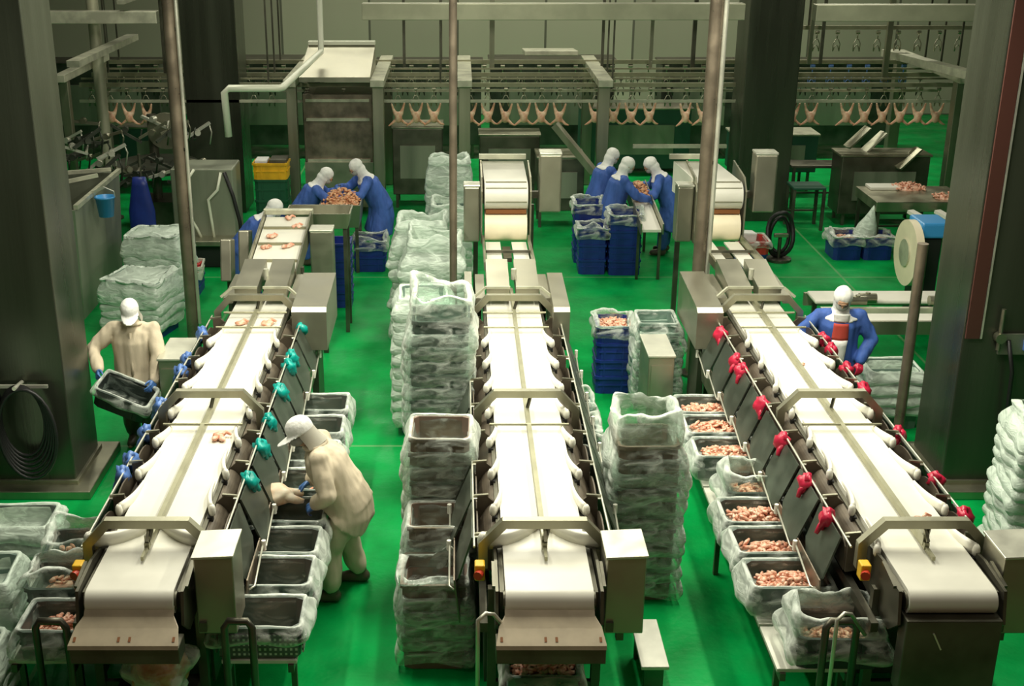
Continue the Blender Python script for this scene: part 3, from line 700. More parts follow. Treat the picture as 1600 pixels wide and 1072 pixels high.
for k, (y, f, n) in enumerate(rowL):
    pos = 'nearest' if k == 0 else f'{NTH[k]} from the near end' if k < 7 else 'farthest'
    o = crate(f'grey bag-lined crate in the row right of the left conveyor, {pos}', (-1.37, y+.21, BZ), rnd.uniform(-.03,.03), .6, .42, .25, 'crate', 'crates right of the left conveyor', ('film', dict(drop=.1 if k == 0 else .18, flare=.05, fill=f*.6, bag=0)), seed=1+(k+2) % 4)
    heap(f'chicken pieces in the crate right of the left conveyor, {pos}', (-1.30, y+.16, BZ+.25*f*.6+.03), .34, .2, 5+k % 3, n, .03, grp='chicken right of the left conveyor')
# slotted walls on the nearest one
mb = MB()
for s in (-1, 1): mb.box((0, s*.209, .12), (.54, .012, .16)); mb.box((s*.299, 0, .12), (.012, .36, .16))
mb.build('slotted_wall', M['vent'], bpy.data.objects['lined_crate.008'])
for k, (x, y, n, txt) in enumerate(((-2.77, 7.5, 50, 'nearest'), (-2.9, 8.05, 12, 'second'), (-2.92, 8.55, 8, 'third'))):
    crate(f'bag-lined crate left of the left conveyor, {txt} from the near end', (x, y, BZ), .03*k, .5, .42, .24, 'crate', 'crates left of the left conveyor', ('film', dict(drop=.2, flare=.06, fill=.4, bag=.0 if k == 0 else .12)), seed=2+k)
    heap(f'chicken pieces in the crate left of the left conveyor, {txt} from the near end', (x, y, BZ+.12), .4, .3, 11+k, n, .05, grp='chicken left of the left conveyor')
# bag of chicken and crate below the discharge lips
crate('grey crate of red chicken scraps under the discharge lip of the middle conveyor', (XC-.02, 7.22, .37), 0, .5, .42, .26, 'crate_green', None, ('film', dict(drop=.1, flare=.03, fill=.5)), seed=3)
heap('red chicken scraps in the crate under the discharge lip of the middle conveyor', (XC-.02, 7.22, .585), .42, .34, 21, 90, .05)
mb = MB(); mb.rbox((XC-.02, 7.22, .345), (.56, .44, .05), .01)
for sx in (-1, 1):
    for sy in (-1, 1): mb.box((XC-.02+sx*.25, 7.22+sy*.18, .16), (.05, .05, .32))
tag(mb.build('low_stand', M['steel_dark']), 'low steel stand under the crate of red scraps at the middle conveyor', 'stand')
mb = MB(); mb.rbox((XL+.05, 7.2, .36), (.56, .44, .05), .01)
for sx in (-1, 1):
    for sy in (-1, 1): mb.box((XL+.05+sx*.25, 7.2+sy*.18, .17), (.05, .05, .34))
tag(mb.build('low_stand', M['steel_dark']), 'low steel stand under the lumpy bag at the left conveyor', 'stand')
root = thing('plastic_sack', 'clear plastic sack of pale chicken under the lip of the left conveyor', 'bag', (XL+.08, 7.2, .38))
mb = MB(); mb.ball((0,0,.2), (.24,.2,.21), 0, 26, 16, (0,0,0), .35, 5); mb.build('sack', M['film'], root)
mb = MB(); mb.ball((0,0,.18), (.2,.16,.16), 0, 16, 10, (0,0,0), .3, 9); mb.build('chicken_lump', M['skinmeat'], root)
for k, (y, n) in enumerate(((11.1, 20), (10.55, 14), (10.0, 10))):
    t = ('farthest', 'middle', 'nearest')[k]
    crate(f'lined crate right of the middle conveyor, behind the tall bagged stack, {t} of three', (1.12, y+.21, BZ), 0, .42, .42, .24, 'crate_green', 'crates right of the middle conveyor', ('film', dict(drop=.2, flare=.05, fill=.3, bag=0.05)), seed=1+k)
bench(1.12, 9.9, 11.6, BZ, .4, 'low bench behind the tall bagged stack right of the middle conveyor')

# -- stacks
stack('stack in the centre aisle, nearest of all', -.165, 8.25, 0, .5, .5, 5, .115, 'crate_brown', 'film', None, 'centre aisle stacks', h=.27, bag=.03)
stack('stack second from the near end in the centre aisle', -.15, 8.74, 0, .5, .44, 6, .13, 'crate_brown', 'film', None, 'centre aisle stacks', h=.28, seed=1)
stack('tall stack third from the near end in the centre aisle', -.14, 9.26, 0, .5, .48, 10, .13, 'crate_brown', 'film', None, 'centre aisle stacks', h=.28, seed=2, flare=.05)
stack('tallest centre aisle stack, with a raised milky bag', -.165, 10.96, 0, .54, .5, 13, .13, 'crate', 'film', None, 'centre aisle stacks', h=.28, seed=3, bag=.26, flare=.06)
stack('slumped centre aisle stack right behind the tallest one', -.37, 12.55, .03, .5, .5, 10, .13, 'crate_green', 'film_dense', 'crate_blue', 'centre aisle stacks', h=.24, seed=1, flare=.07)
stack('milky bagged stack in front of the thin middle post', -.31, 14.7, 0, .62, .5, 10, .13, 'crate_green', 'film_dense', None, 'centre aisle stacks', h=.24, seed=2, bag=.2, flare=.075, jit=.03)
stack('milky bagged stack just behind the thin middle post', -.47, 15.55, 0, .62, .5, 10, .13, 'crate_green', 'film_dense', None, 'centre aisle stacks', h=.24, seed=0, bag=.16, flare=.08, jit=.03)
stack('neat milky stack left of the middle elevated feeder', -.14, 19.2, 0, .6, .45, 8, .17, 'crate_green', 'film_dense', None, 'centre aisle stacks', h=.3, seed=3, bag=.12, flare=.05)
stack('lower milky stack left of the middle elevated feeder', -.12, 18.2, 0, .55, .45, 7, .13, 'crate_green', 'film_dense', None, 'centre aisle stacks', h=.26, seed=1, bag=.1, flare=.06)
stack('tall bagged stack right of the middle conveyor', 1.52, 9.2, 0, .5, .46, 10, .125, 'crate_brown', 'film', None, 'right aisle stacks', h=.28, seed=0, bag=.26, flare=.06)
stack('clear-bagged stack behind the grey cabinet in the right aisle', 2.24, 13.2, 0, .44, .46, 8, .11, 'crate_green', 'film', None, 'right aisle stacks', h=.25, seed=2, flare=.05)
stack('pale folded stack behind the worker carrying a crate', -4.15, 15.6, R(-16), .76, .62, 5, .11, 'crate_green', 'film_dense', 'crate_blue', 'left wall stacks', h=.2, seed=1, flare=.05, bag=.015, topfill=1.28)
stack('pale folded stack farther back beside the grey tank', -4.2, 16.95, R(-8), .74, .6, 7, .11, 'crate_green', 'film_dense', 'crate_blue', 'left wall stacks', h=.2, seed=2, flare=.04, bag=.015, topfill=1.25)
stack('bagged stack at the near left corner of the floor', -3.72, 8.4, R(4), .62, .5, 3, .13, 'crate_green', 'film_dense', 'crate_blue', 'near left stacks', h=.25, seed=0, flare=.05)
stack('low bagged stack at the very bottom left of the floor', -3.57, 7.55, R(3), .58, .5, 3, .12, 'crate_green', 'film_dense', None, 'near left stacks', h=.24, seed=3, flare=.06)
stack('vented lined stack behind the near left corner stack', -3.68, 9.25, R(2), .62, .44, 3, .14, 'crate', 'film_dense', 'crate_blue', 'near left stacks', h=.24, seed=2, flare=.05, drop=.12)
stack('tall white bagged stack beside the left pillar hose', -4.62, 10.1, 0, .5, .5, 9, .12, 'crate_green', 'film_dense', None, 'near left stacks', h=.25, seed=1, bag=.12, flare=.06)
stack('tall crumpled white stack in front of the right pillar', 4.93, 9.4, R(-8), .56, .56, 12, .11, 'crate_green', 'film_dense', None, 'right pillar stacks', h=.24, seed=3, bag=.1, flare=.08, jit=.03)
stack('low lined stack behind the worker in the red apron', 4.72, 12.65, 0, .56, .46, 4, .12, 'crate_green', 'film_dense', None, 'right pillar stacks', h=.3, seed=1, flare=.05, drop=.12)

def plain(where, x, y, w, l, n, top=None, fillseed=None, c='crate_blue', hgt=.24, rz=0, lab='dark blue'):
    """dark crates piled up, the top one lined (and filled)"""
    for k in range(n):
        pos = 'bottom' if k == 0 else 'second from the floor' if k == 1 else 'third from the floor' if k == 2 else 'fourth from the floor'
        last = (k == n-1)
        crate(f"{lab} crate {where}, {'topmost' if last and n > 1 else pos}" if n > 1 else f"{lab} crate {where}", (x, y, k*(hgt-.01)), rz, w, l, hgt, c, f'{lab} crates {where}' if n > 1 else None,
              ('film_dense' if top != 'film' else 'film', dict(drop=.12, flare=.03, fill=.6, bag=.04)) if (last and top) else None, seed=1+k)
    if fillseed: heap(f'chicken heaped in the {lab} crate {where}', (x, y, (n-1)*(hgt-.01)+hgt*.72), w*.8, l*.75, fillseed, 70, .05)
plain('in the right aisle filled with chicken', 1.80, 13.65, .42, .46, 4, 'film', 31, 'crate_blue', .215)
plain('at the sorting table, left front', 2.04, 18.35, .44, .46, 3, 'film', None)
plain('at the sorting table, right front', 2.52, 18.3, .5, .46, 4, 'film', None)
plain('at the sorting table, left rear', 2.02, 18.95, .44, .46, 4, 'film', None)
plain('on the open floor, holding chicken', 6.13, 19.15, .46, .55, 1, 'film', 33, 'crate_blue', .36)
plain('on the open floor under a tall plastic peak', 6.61, 19.15, .46, .55, 1, 'film', 34, 'crate_blue', .36)
mb = MB()
rings = []
for i, (z, k) in enumerate(((.36, 1), (.5, .8), (.62, .5), (.76, .16), (.84, .04))):
    rings.append([Vector((-.16 + .03*i + .22*k*math.cos(a)*.8, .22*k*math.sin(a), z + .03*noise.noise(Vector((a*2, z*7, 3))))) for a in [2*math.pi*j/18 for j in range(18)]])
mb.loft(rings, 0, True, False, True)
tag(mb.build('plastic_sheet', M['film_dense'], None, (6.61, 19.15, 0)), 'peaked plastic sheet standing up out of the blue crate on the open floor', 'plastic sheet')
plain('beside the right elevated feeder, under the red one', 4.52, 18.65, .5, .46, 1, None, None)
crate('red crate holding pale packets beside the right elevated feeder', (4.52, 18.65, .23), 0, .54, .5, .2, 'crate_red', None, ('film', dict(drop=.08, flare=.02, fill=.5)), seed=2)
mb = MB(); mb.rbox((-.02, .02, .15), (.26, .2, .14), .02, (0,.1,.2)); tag(mb.build('white_packet', M['white_cloth'], None, (4.5, 18.7, .3)), 'white packet standing in the red crate beside the feeder', 'packet')
plain('behind the left post, under the red tray', -3.95, 17.3, .5, .5, 1, None, None)
crate('pale crate of red mince behind the left post', (-3.95, 17.3, .23), .1, .56, .5, .2, 'wood', None, None, seed=2, name='pale_crate')
heap('red mince in the pale crate behind the left post', (-3.95, 17.3, .36), .46, .4, 41, 60, .03, 'meat', 'crate_red')
plain('under the end of the left hopper table', -1.34, 18.5, .5, .5, 2, 'film', None)
plain('beside the motor box of the inclined feeder', -1.62, 16.75, .3, .42, 4, None, None)
for k in range(3):
    crate(f'dark green crate under the yellow crate, {("bottom", "middle", "top")[k]} of three', (-3.05, 20.2, k*.345), 0, .56, .42, .35, 'crate_dkgreen', 'dark green crates')
crate('bright yellow crate on dark green crates at the back', (-3.05, 20.2, 1.04), 0, .58, .44, .27, 'crate_yellow', None, None, name='yellow_crate')
mb = MB(); mb.rbox((0,0,.01), (.2,.3,.05), .01); tag(mb.build('white_tray', M['white_cloth'], None, (-3.2, 20.2, 1.315)), 'white tray lying on the yellow crate', 'tray')
mb = MB(); mb.rbox((0,0,.01), (.28,.34,.08), .01); tag(mb.build('dark_tray', M['steel_dark'], None, (-2.92, 20.2, 1.315)), 'dark metal tray lying on the yellow crate', 'tray')
# ------------------------------------------------------------------ people
def fuse(mb, name, mats, parent=None, voxel=.016, sm=4, wrinkle=0., wf=(9,9,5), paint=None, seed=0):
    """unite overlapping shapes into one continuous skin"""
    me = mb.mesh(name + '_src', mats); o = bpy.data.objects.new('src', me); col.objects.link(o)
    m = o.modifiers.new('r', 'REMESH'); m.mode = 'VOXEL'; m.voxel_size = voxel
    s = o.modifiers.new('s', 'SMOOTH'); s.factor = .5; s.iterations = sm
    dg = bpy.context.evaluated_depsgraph_get(); dg.update()
    nm = bpy.data.meshes.new_from_object(o.evaluated_get(dg)); nm.name = name
    bpy.data.objects.remove(o); bpy.data.meshes.remove(me)
    if wrinkle:
        nn = [v.normal.copy() for v in nm.vertices]
        for v, n in zip(nm.vertices, nn):
            q = Vector((v.co.x*wf[0], v.co.y*wf[1], v.co.z*wf[2])) + Vector((seed*5.1, seed, 0))
            v.co += n*wrinkle*(noise.noise(q) + .6*noise.noise(q*2.1))
    nm.materials.clear()
    for mm in (mats if isinstance(mats, (list, tuple)) else [mats]): nm.materials.append(mm)
    for p in nm.polygons:
        p.use_smooth = True; p.material_index = paint(p.center) if paint else 0
    ob = bpy.data.objects.new(name, nm); col.objects.link(ob)
    if parent: ob.parent = parent
    return ob
def limb(mb, pts, rad):
    mb.tube(pts, rad, 12)
    for p, r in zip(pts, rad): mb.ball(p, r*1.0, 0, 12, 8)
def echain(mb, items, side=(1,0,0), n=20):
    """torso: (point, half-width, half-depth) along the spine"""
    S = Vector(side); rings = []
    for i, (p, a, b) in enumerate(items):
        p = Vector(p); q0 = Vector(items[max(0,i-1)][0]); q1 = Vector(items[min(len(items)-1,i+1)][0])
        d = (q1-q0).normalized(); F = d.cross(S).normalized()
        rings.append([p + S*math.cos(2*math.pi*k/n)*a + F*math.sin(2*math.pi*k/n)*b for k in range(n)])
    mb.loft(rings, 0, True)
def elbow(sh, wr, out, up=.29, lo=.27):
    sh, wr = Vector(sh), Vector(wr); d = wr-sh; L_ = min(d.length, (up+lo)*.985)
    if d.length > L_: wr = sh + d.normalized()*L_
    a = (up*up - lo*lo + L_*L_)/(2*L_); h = math.sqrt(max(0, up*up-a*a)); u = d.normalized()
    o = Vector(out); o = (o - u*o.dot(u)).normalized()
    return sh + u*a + o*h, wr
def hand(mb, wr, d, nrm, thumb, curl=.5):
    """palm, four fingers of different lengths and a thumb leaving the side of the palm"""
    wr, d, n, t = Vector(wr), Vector(d).normalized(), Vector(nrm).normalized(), Vector(thumb).normalized()
    n = (n - d*n.dot(d)).normalized(); t = (t - d*t.dot(d) - n*t.dot(n)).normalized()
    limb(mb, [wr - d*.05, wr + d*.01], [.031, .03])
    for f in (-.022, 0, .022):
        mb.tube([wr, wr + d*.045 + t*f, wr + d*.09 + t*f*1.25], [.024, .022, .016], 10); mb.ball(wr + d*.09 + t*f*1.25, .016, 0, 8, 6)
    for k, (off, ln) in enumerate(((.031, .078), (.0105, .088), (-.0105, .082), (-.031, .064))):
        p = wr + d*.088 + t*off; a = .15; pts = [p]; rr = [.0105]
        for j, sg in enumerate((.42, .33, .25)):
            a += curl*(.7 + .12*k)
            p = p + (d*math.cos(a) + n*math.sin(a))*ln*sg; pts.append(p.copy()); rr.append((.0098, .009, .0075)[j])
        limb(mb, pts, rr)
    p = wr + d*.03 + t*.028
    limb(mb, [p, p + d*.025 + t*.025 + n*.01, p + d*.055 + t*.034 + n*.025, p + d*.075 + t*.03 + n*.036], [.014, .0125, .011, .009])

def person(label, loc, rz, P, coat, hood=False, cap=False, glove=None, hem=.5, boots=True, trousers=None, extra=None, seed=0, detail=True, cloth_amp=.012):
    """P: pelvis, chest, neck, head (points), look (dir), sh/wr/out/hand per side, knee/ankle per side"""
    root = thing('person', label, 'person', loc, rz)
    V_ = Vector
    pel, che, nek, hed = V_(P['pelvis']), V_(P['chest']), V_(P['neck']), V_(P['head'])
    look = V_(P['look']).normalized(); upv = (hed-nek).normalized(); upv = (upv - look*upv.dot(look)).normalized(); sd = look.cross(upv).normalized()
    arms = {}
    for s, k in ((-1, 'l'), (1, 'r')):
        sh = V_(P['sh_'+k]); el, wr = elbow(sh, P['wr_'+k], P.get('out_'+k, (s*.8, -.4, -.5)))
        arms[k] = (sh, el, wr, (wr-el).normalized())
    # body: one continuous skin
    mb = MB(); S = P.get('side', (1,0,0))
    echain(mb, [(pel - (che-pel)*.12, .15, .10), (pel, .165, .115), (pel.lerp(che,.5), .14, .10), (che, .165, .115), (che.lerp(nek,.6), .15, .085), (nek, .06, .055)], S)
    limb(mb, [che.lerp(nek,.7), nek, hed - upv*.06], [.065, .055, .055])
    def H(a, b, c): return hed + sd*a + look*b + upv*c
    rot = Matrix((sd, look, upv)).transposed().to_euler()
    mb.ball(H(0,-.008,.03), (.076,.094,.088), 0, 18, 12, rot); mb.ball(H(0,.022,-.045), (.056,.066,.07), 0, 14, 10, rot)
    mb.tube([H(0,.085,.012), H(0,.112,-.022), H(0,.092,-.034)], [.009,.014,.008], 8); mb.ball(H(0,.098,-.024), .014, 0, 8, 6)
    mb.ball(H(0,.078,.034), (.06,.02,.013), 0, 10, 6, rot); mb.ball(H(0,.078,-.068), (.028,.016,.014), 0, 10, 6, rot)
    for s in (-1, 1): mb.ball(H(s*.077,-.008,-.005), (.012,.022,.033), 0, 8, 6, rot)
    for k in 'lr':
        sh, el, wr, d = arms[k]
        limb(mb, [che.lerp(nek,.5), sh, sh.lerp(el,.5), el, el.lerp(wr,.4), wr], [.06, .058, .050, .040, .042, .029])
        hd = P.get('hand_'+k)
        hp = hd[0] if hd else d
        mb.tube([wr, wr + V_(hp).normalized()*.09], [.026, .018], 8)
        hip = V_(P['hip_'+k]); kn = V_(P['knee_'+k]); an = V_(P['ankle_'+k])
        limb(mb, [hip, hip.lerp(kn,.45), kn, kn.lerp(an,.35), an], [.092, .08, .056, .057, .038])
        limb(mb, [an, an + V_((0,.10,-.05)), an + V_((0,.17,-.065))], [.038, .036, .026])
    eyes = [H(s*.031, .088, .012) for s in (-1, 1)]; mouth = H(0, .085, -.068)
    def paint(c):
        for e in eyes:
            if (c-e).length < .014: return 1
        if abs((c-mouth).dot(sd)) < .024 and abs((c-mouth).dot(upv)) < .006 and (c-mouth).dot(look) > -.02: return 2
        return 0
    fuse(mb, 'body', [M['skin'], M['dark_eye'], M['red_cloth']], root, .0115, 3, 0, paint=paint)
    # coat
    mb = MB()
    low = pel - (che-pel)*.15
    echain(mb, [(low, .235, .185), (pel, .232, .185), (pel.lerp(che,.5), .215, .175), (che, .225, .172), (che.lerp(nek,.55), .205, .128), (che.lerp(nek,.85), .10, .085)], S)
    for k in 'lr':
        sh, el, wr, d = arms[k]
        limb(mb, [che.lerp(nek,.45), sh, sh.lerp(el,.5), el, el.lerp(wr,.5), wr - d*.02], [.088, .078, .078, .072, .070, .060])
    limb(mb, [che.lerp(nek,.8), nek], [.085, .072])
    hz = P.get('hem_c')
    if hem is not None:
        c = V_(hz) if hz else V_((pel.x, (pel.y + V_(P['knee_l']).y*.5 + V_(P['knee_r']).y*.5)/2, hem))
        echain(mb, [(pel + V_((0,0,.05)), .225, .18), (low.lerp(c,.3), .245, .2), (low.lerp(c,.7), .258, .215), (c, .27, .225)], S)
    ct = fuse(mb, 'coat', coat, root, .014, 4, cloth_amp, (11,11,1.6), seed=seed)
    # trousers
    tr = trousers or coat
    mb = MB()
    for k in 'lr':
        hip = V_(P['hip_'+k]); kn = V_(P['knee_'+k]); an = V_(P['ankle_'+k])
        limb(mb, [hip, hip.lerp(kn,.5), kn, kn.lerp(an,.55), kn.lerp(an,.8)], [.125, .118, .098, .092, .085])
    mb.ball(pel - V_((0,0,.04)), (.17,.13,.14), 0, 14, 10)
    fuse(mb, 'trousers', tr, root, .016, 4, cloth_amp, (9,9,5), seed=seed+3)
    if boots:
        for k in 'lr':
            kn = V_(P['knee_'+k]); an = V_(P['ankle_'+k]); mb = MB()
            limb(mb, [kn.lerp(an,.45), kn.lerp(an,.75), an], [.078, .07, .055])
            fd = V_(P.get('toe', (0,1,0)))
            limb(mb, [an + V_((0,0,-.035)) - fd*.03, an + V_((0,0,-.035)) + fd*.07, an + V_((0,0,-.045)) + fd*.15], [.052, .052, .042])
            fuse(mb, 'boot', M['boot'] if boots is True else boots, root, .013, 3)
    # gloves
    if glove:
        for s, k in ((-1,'l'), (1,'r')):
            sh, el, wr, d = arms[k]; hd = P.get('hand_'+k) or (d, (0,0,-1), (0,1,0)); mb = MB()
            hand(mb, wr, hd[0], hd[1], hd[2], hd[3] if len(hd) > 3 else .5)
            mb.tube([wr - d*.09, wr - d*.04, wr], [.044,.038,.032], 12)
            fuse(mb, 'glove', glove, root, .0052 if detail else .008, 2)
    if cap:                                                  # collar and cuffs of the overalls
        u = (nek-che).normalized(); f = u.cross(V_((1,0,0))).normalized(); mb = MB()
        mb.tube([nek + V_((1,0,0))*.092*math.cos(a) + f*.082*math.sin(a) - u*(.012+.02*math.sin(-a)) for a in [2*math.pi*j/20 for j in range(20)]], .020, 8, 0, True)
        mb.build('collar', coat, root)
        for k in 'lr':
            sh, el, wr, d = arms[k]; mb = MB(); mb.cyl(wr - d*.075, wr - d*.02, .060, 14, 0, .054); mb.build('cuff', coat, root)
        mb = MB(); fy = max(.12, .172)
        pts = [pel.lerp(che, t) for t in (0., .35, .7, 1.0)]; dn = (che-pel).normalized(); fw = V_((0,1,0)) - dn*dn.y; fw.normalize()
        mb.tube([p + fw*(.188-.012*i) for i, p in enumerate(pts)] + [che.lerp(nek,.6) + fw*.125], .016, 6, 0, False, .6); mb.build('placket', coat, root)
    # head wear
    if cap:
        mb = MB(); rings = []
        for i, (z, k) in enumerate(((-.015, 1.0), (.02, 1.04), (.055, 1.0), (.085, .86), (.11, .6), (.123, .25))):
            rings.append([H(.089*k*math.cos(a), -.008+.108*k*math.sin(a), z + .012*(1-math.sin(a))*0) for a in [2*math.pi*j/24 for j in range(24)]])
        mb.loft(rings, 0, True)
        rings = []
        for i in range(9):                                   # brim
            a = math.pi*(.06 + .88*i/8); ex = .11*max(0, math.sin(a))**.6
            b = H(.087*math.cos(a), -.008+.105*math.sin(a), .006); f = H(.094*math.cos(a), -.008+.11*math.sin(a)+max(0,ex), -.012)
            rings.append([b, f, f - upv*.008, b - upv*.008])
        mb.loft(rings, 0, True); fuse(mb, 'cap', M['white_cloth'], root, .008, 2)
        mb = MB(); rings = []
        for i, (z, k, o) in enumerate(((.03, 1.0, 0), (-.05, 1.02, -.01), (-.12, 1.1, -.025), (-.15, 1.22, -.03))):
            rings.append([H(.086*k*math.cos(a), -.008+o+.104*k*math.sin(a), z) for a in [math.pi*(1.0-.12) + math.pi*1.24*j/16 for j in range(17)]])
        rin = [[p + (hed-p)*.07 for p in r] for r in rings]
        mb.loft(rings, 0, True, False, False, False); mb.loft(rin, 0, True, False, False, False)
        mb.build('neck_cloth', M['hairnet'], root)
    if hood:
        mb = MB()
        mb.ball(H(0,-.02,.035), (.098,.112,.10), 0, 18, 12, rot); mb.ball(H(0,-.03,-.05), (.092,.095,.095), 0, 16, 10, rot)
        limb(mb, [H(0,-.03,-.06), nek, che.lerp(nek,.72)], [.085,.088,.11])
        echain(mb, [(nek, .10, .085), (che.lerp(nek,.62), .20, .135), (che.lerp(nek,.42), .205, .15)], S)
        def hp(c): return 0
        hb = fuse(mb, 'hood', M['white_cloth'], root, .011, 3, .006, (14,14,10), seed=seed)
        mb = MB(); mb.ball(H(0,.055,.01), (.058,.052,.034), 0, 14, 8, rot); mb.build('face_opening', M['skin'], hb)
        mb = MB()
        for s in (-1, 1): mb.ball(H(s*.03,.102,.016), (.013,.008,.007), 0, 8, 6, rot)
        mb.build('eye', M['dark_eye'], hb)
    mb = MB(); mb.ball(H(0,.045,-.05), (.068,.068,.05), 0, 16, 10, rot); fuse(mb, 'mask', M['mask'], root, .01, 2)
    if extra: extra(root, P, H)
    return root

def std(lean=.1, tw=0, hz=.86, headdrop=0., reach=(.35, 1.0), spread=.17, stance=.12, look=None, width=.185, hands=None, curl=.5):
    """a standing or bending pose facing +Y; lean is how far the chest goes forward"""
    L_ = .50; y = lean; z = hz + math.sqrt(max(.01, L_*L_ - y*y))
    pel = (0, -.03 - lean*.35, hz); py = pel[1]
    nek = Vector((0, py + y, z + .04)); che = Vector(pel).lerp(nek, .76)
    up = (nek - Vector(pel)).normalized()
    hd = nek + up*.08 + Vector((0, .05+lean*.12, .065 - headdrop))
    lk = look or (0, 1, -.35 - lean)
    sh = Vector(pel).lerp(nek, .90)
    P = dict(pelvis=pel, chest=tuple(che), neck=tuple(nek), head=tuple(hd), look=lk,
             sh_l=(-width, sh.y, sh.z), sh_r=(width, sh.y, sh.z),
             wr_l=(-spread, reach[0], reach[1]), wr_r=(spread, reach[0]+.03, reach[1]),
             hip_l=(-.095, pel[1], hz-.02), hip_r=(.095, pel[1], hz-.02),
             knee_l=(-stance, pel[1]*.4+.05, .47), knee_r=(stance, pel[1]*.4, .47),
             ankle_l=(-stance-.01, .02, .09), ankle_r=(stance+.01, -.05, .09))
    for s, k in ((-1,'l'), (1,'r')): P['hand_'+k] = ((0, .7, -.7), (-s*.3, -.5, -.6), (-s*1, .2, .3), curl)
    return P

# worker bending over the crates
P = std(lean=.30, hz=.84, reach=(.37, .82), spread=.15, look=(0, .85, -.62))
P.update(look=(-.30,.85,-.42), pelvis=(0,-.10,.84), chest=(0,.07,1.17), neck=(0,.155,1.335), head=(-.01,.265,1.435), sh_l=(-.19,.10,1.28), sh_r=(.19,.13,1.28),
         wr_l=(-.12,.14,.87), wr_r=(.16,.22,.92), out_l=(-.9,-.5,-.3), out_r=(.9,-.3,-.4), hip_l=(-.10,-.10,.82), hip_r=(.10,-.10,.82),
         knee_l=(-.14,.05,.46), knee_r=(.14,-.05,.46), ankle_l=(-.15,.05,.09), ankle_r=(.16,-.16,.09))
P['hand_l'] = ((.1,.75,-.55), (.4,-.45,-.7), (.9,.2,.3), .55); P['hand_r'] = ((-.2,.8,-.5), (-.4,-.45,-.7), (-.9,.2,.3), .45)
person('worker in beige overalls and white cap bending over the crates beside the left conveyor', (-.99, 9.12, 0), R(90), P, M['beige'], cap=True, glove=M['glove_blue'], hem=.70, seed=2, cloth_amp=.014).scale = (1.03,)*3
root = thing('chicken_carcass', 'large pale chicken carcass the bending beige worker is handling over a crate', 'chicken', (-1.50, 9.13, .90), R(4))
mb = MB(); mb.ball((0,0,0), (.16,.115,.095), 0, 20, 12, (0,0,0), .15, 3); mb.tube([(.1,.04,0),(.19,.06,-.02),(.24,.05,-.03)], [.045,.035,.02], 8); mb.tube([(.1,-.04,0),(.19,-.07,-.02),(.25,-.07,-.03)], [.045,.035,.02], 8)
fuse(mb, 'carcass', M['pale_meat'], root, .012, 3)

# worker carrying a crate past the left pillar
P = std(lean=.08, hz=.86, reach=(.3, .8), look=(-.15, 1, -.45))
P.update(neck=(0,.02,1.40), chest=(0,0,1.22), pelvis=(0,-.02,.86), head=(0,.06,1.535), sh_l=(-.20,.0,1.33), sh_r=(.20,.0,1.33), wr_l=(-.25,.31,.83), wr_r=(.31,.29,.98),
         out_l=(-1,-.25,-.1), out_r=(1,-.3,-.2), knee_l=(-.12,.10,.47), knee_r=(.12,-.05,.47), ankle_l=(-.13,.08,.09), ankle_r=(.13,-.12,.09))
P['hand_l'] = ((.12,.85,-.35), (.8,-.1,-.35), (.3,.3,.8), .5); P['hand_r'] = ((-.12,.85,-.35), (-.8,-.1,-.35), (-.3,.3,.8), .5)
person('worker in beige overalls and white cap carrying a dark crate beside the left pillar', (-3.31, 11.99, 0), R(180), P, M['beige'], cap=True, glove=M['glove_blue'], hem=.66, trousers=M['boot'], seed=5, cloth_amp=.014)
crate('dark crate with a plastic liner carried by the beige worker at the left pillar', (-3.36, 11.55, .66), 0, .56, .34, .22, 'crate_black', None, ('film', dict(drop=.08, flare=.02, fill=.15)), seed=2, tilt=(R(14), R(21), R(-6)))

# blue worker in a red bib at the right
def bib(root, P, H):
    def patch(z0, z1, w0, w1, m, nm, yo):
        mb = MB(); rings = []
        for i in range(7):
            t = i/6; z = z0 + (z1-z0)*t; w = w0 + (w1-w0)*t
            ys = [yo + .012*math.cos(x*2.6) + .008*noise.noise(Vector((x*3, z*9, 1))) for x in (-1,-.6,-.2,.2,.6,1)]
            fr = [Vector((w*x, yy, z)) for x, yy in zip((-1,-.6,-.2,.2,.6,1), ys)]
            rings.append(fr + [p - Vector((0,.012,0)) for p in reversed(fr)])
        mb.loft(rings, 0, True); return mb.build(nm, m, root)
    patch(1.12, 1.30, .085, .075, M['red_cloth'], 'red_bib', .165)
    patch(1.315, 1.40, .075, .085, M['white_cloth'], 'collar', .145)
    patch(.72, 1.12, .05, .08, M['white_cloth'], 'white_apron', .17)
P = std(lean=.06, hz=.86, reach=(.26, .86), look=(.1, 1, -.55), width=.2)
P.update(wr_l=(-.23,.12,.88), wr_r=(.26,.22,1.0), out_l=(-1,-.4,-.1), out_r=(1,-.3,-.3))
person('worker in a blue coat, white hood and red bib beside the right conveyor', (4.0, 12.35, 0), R(172), P, M['blue_cloth'], hood=True, glove=M['glove_red'], hem=.42, extra=bib, seed=3, detail=False)

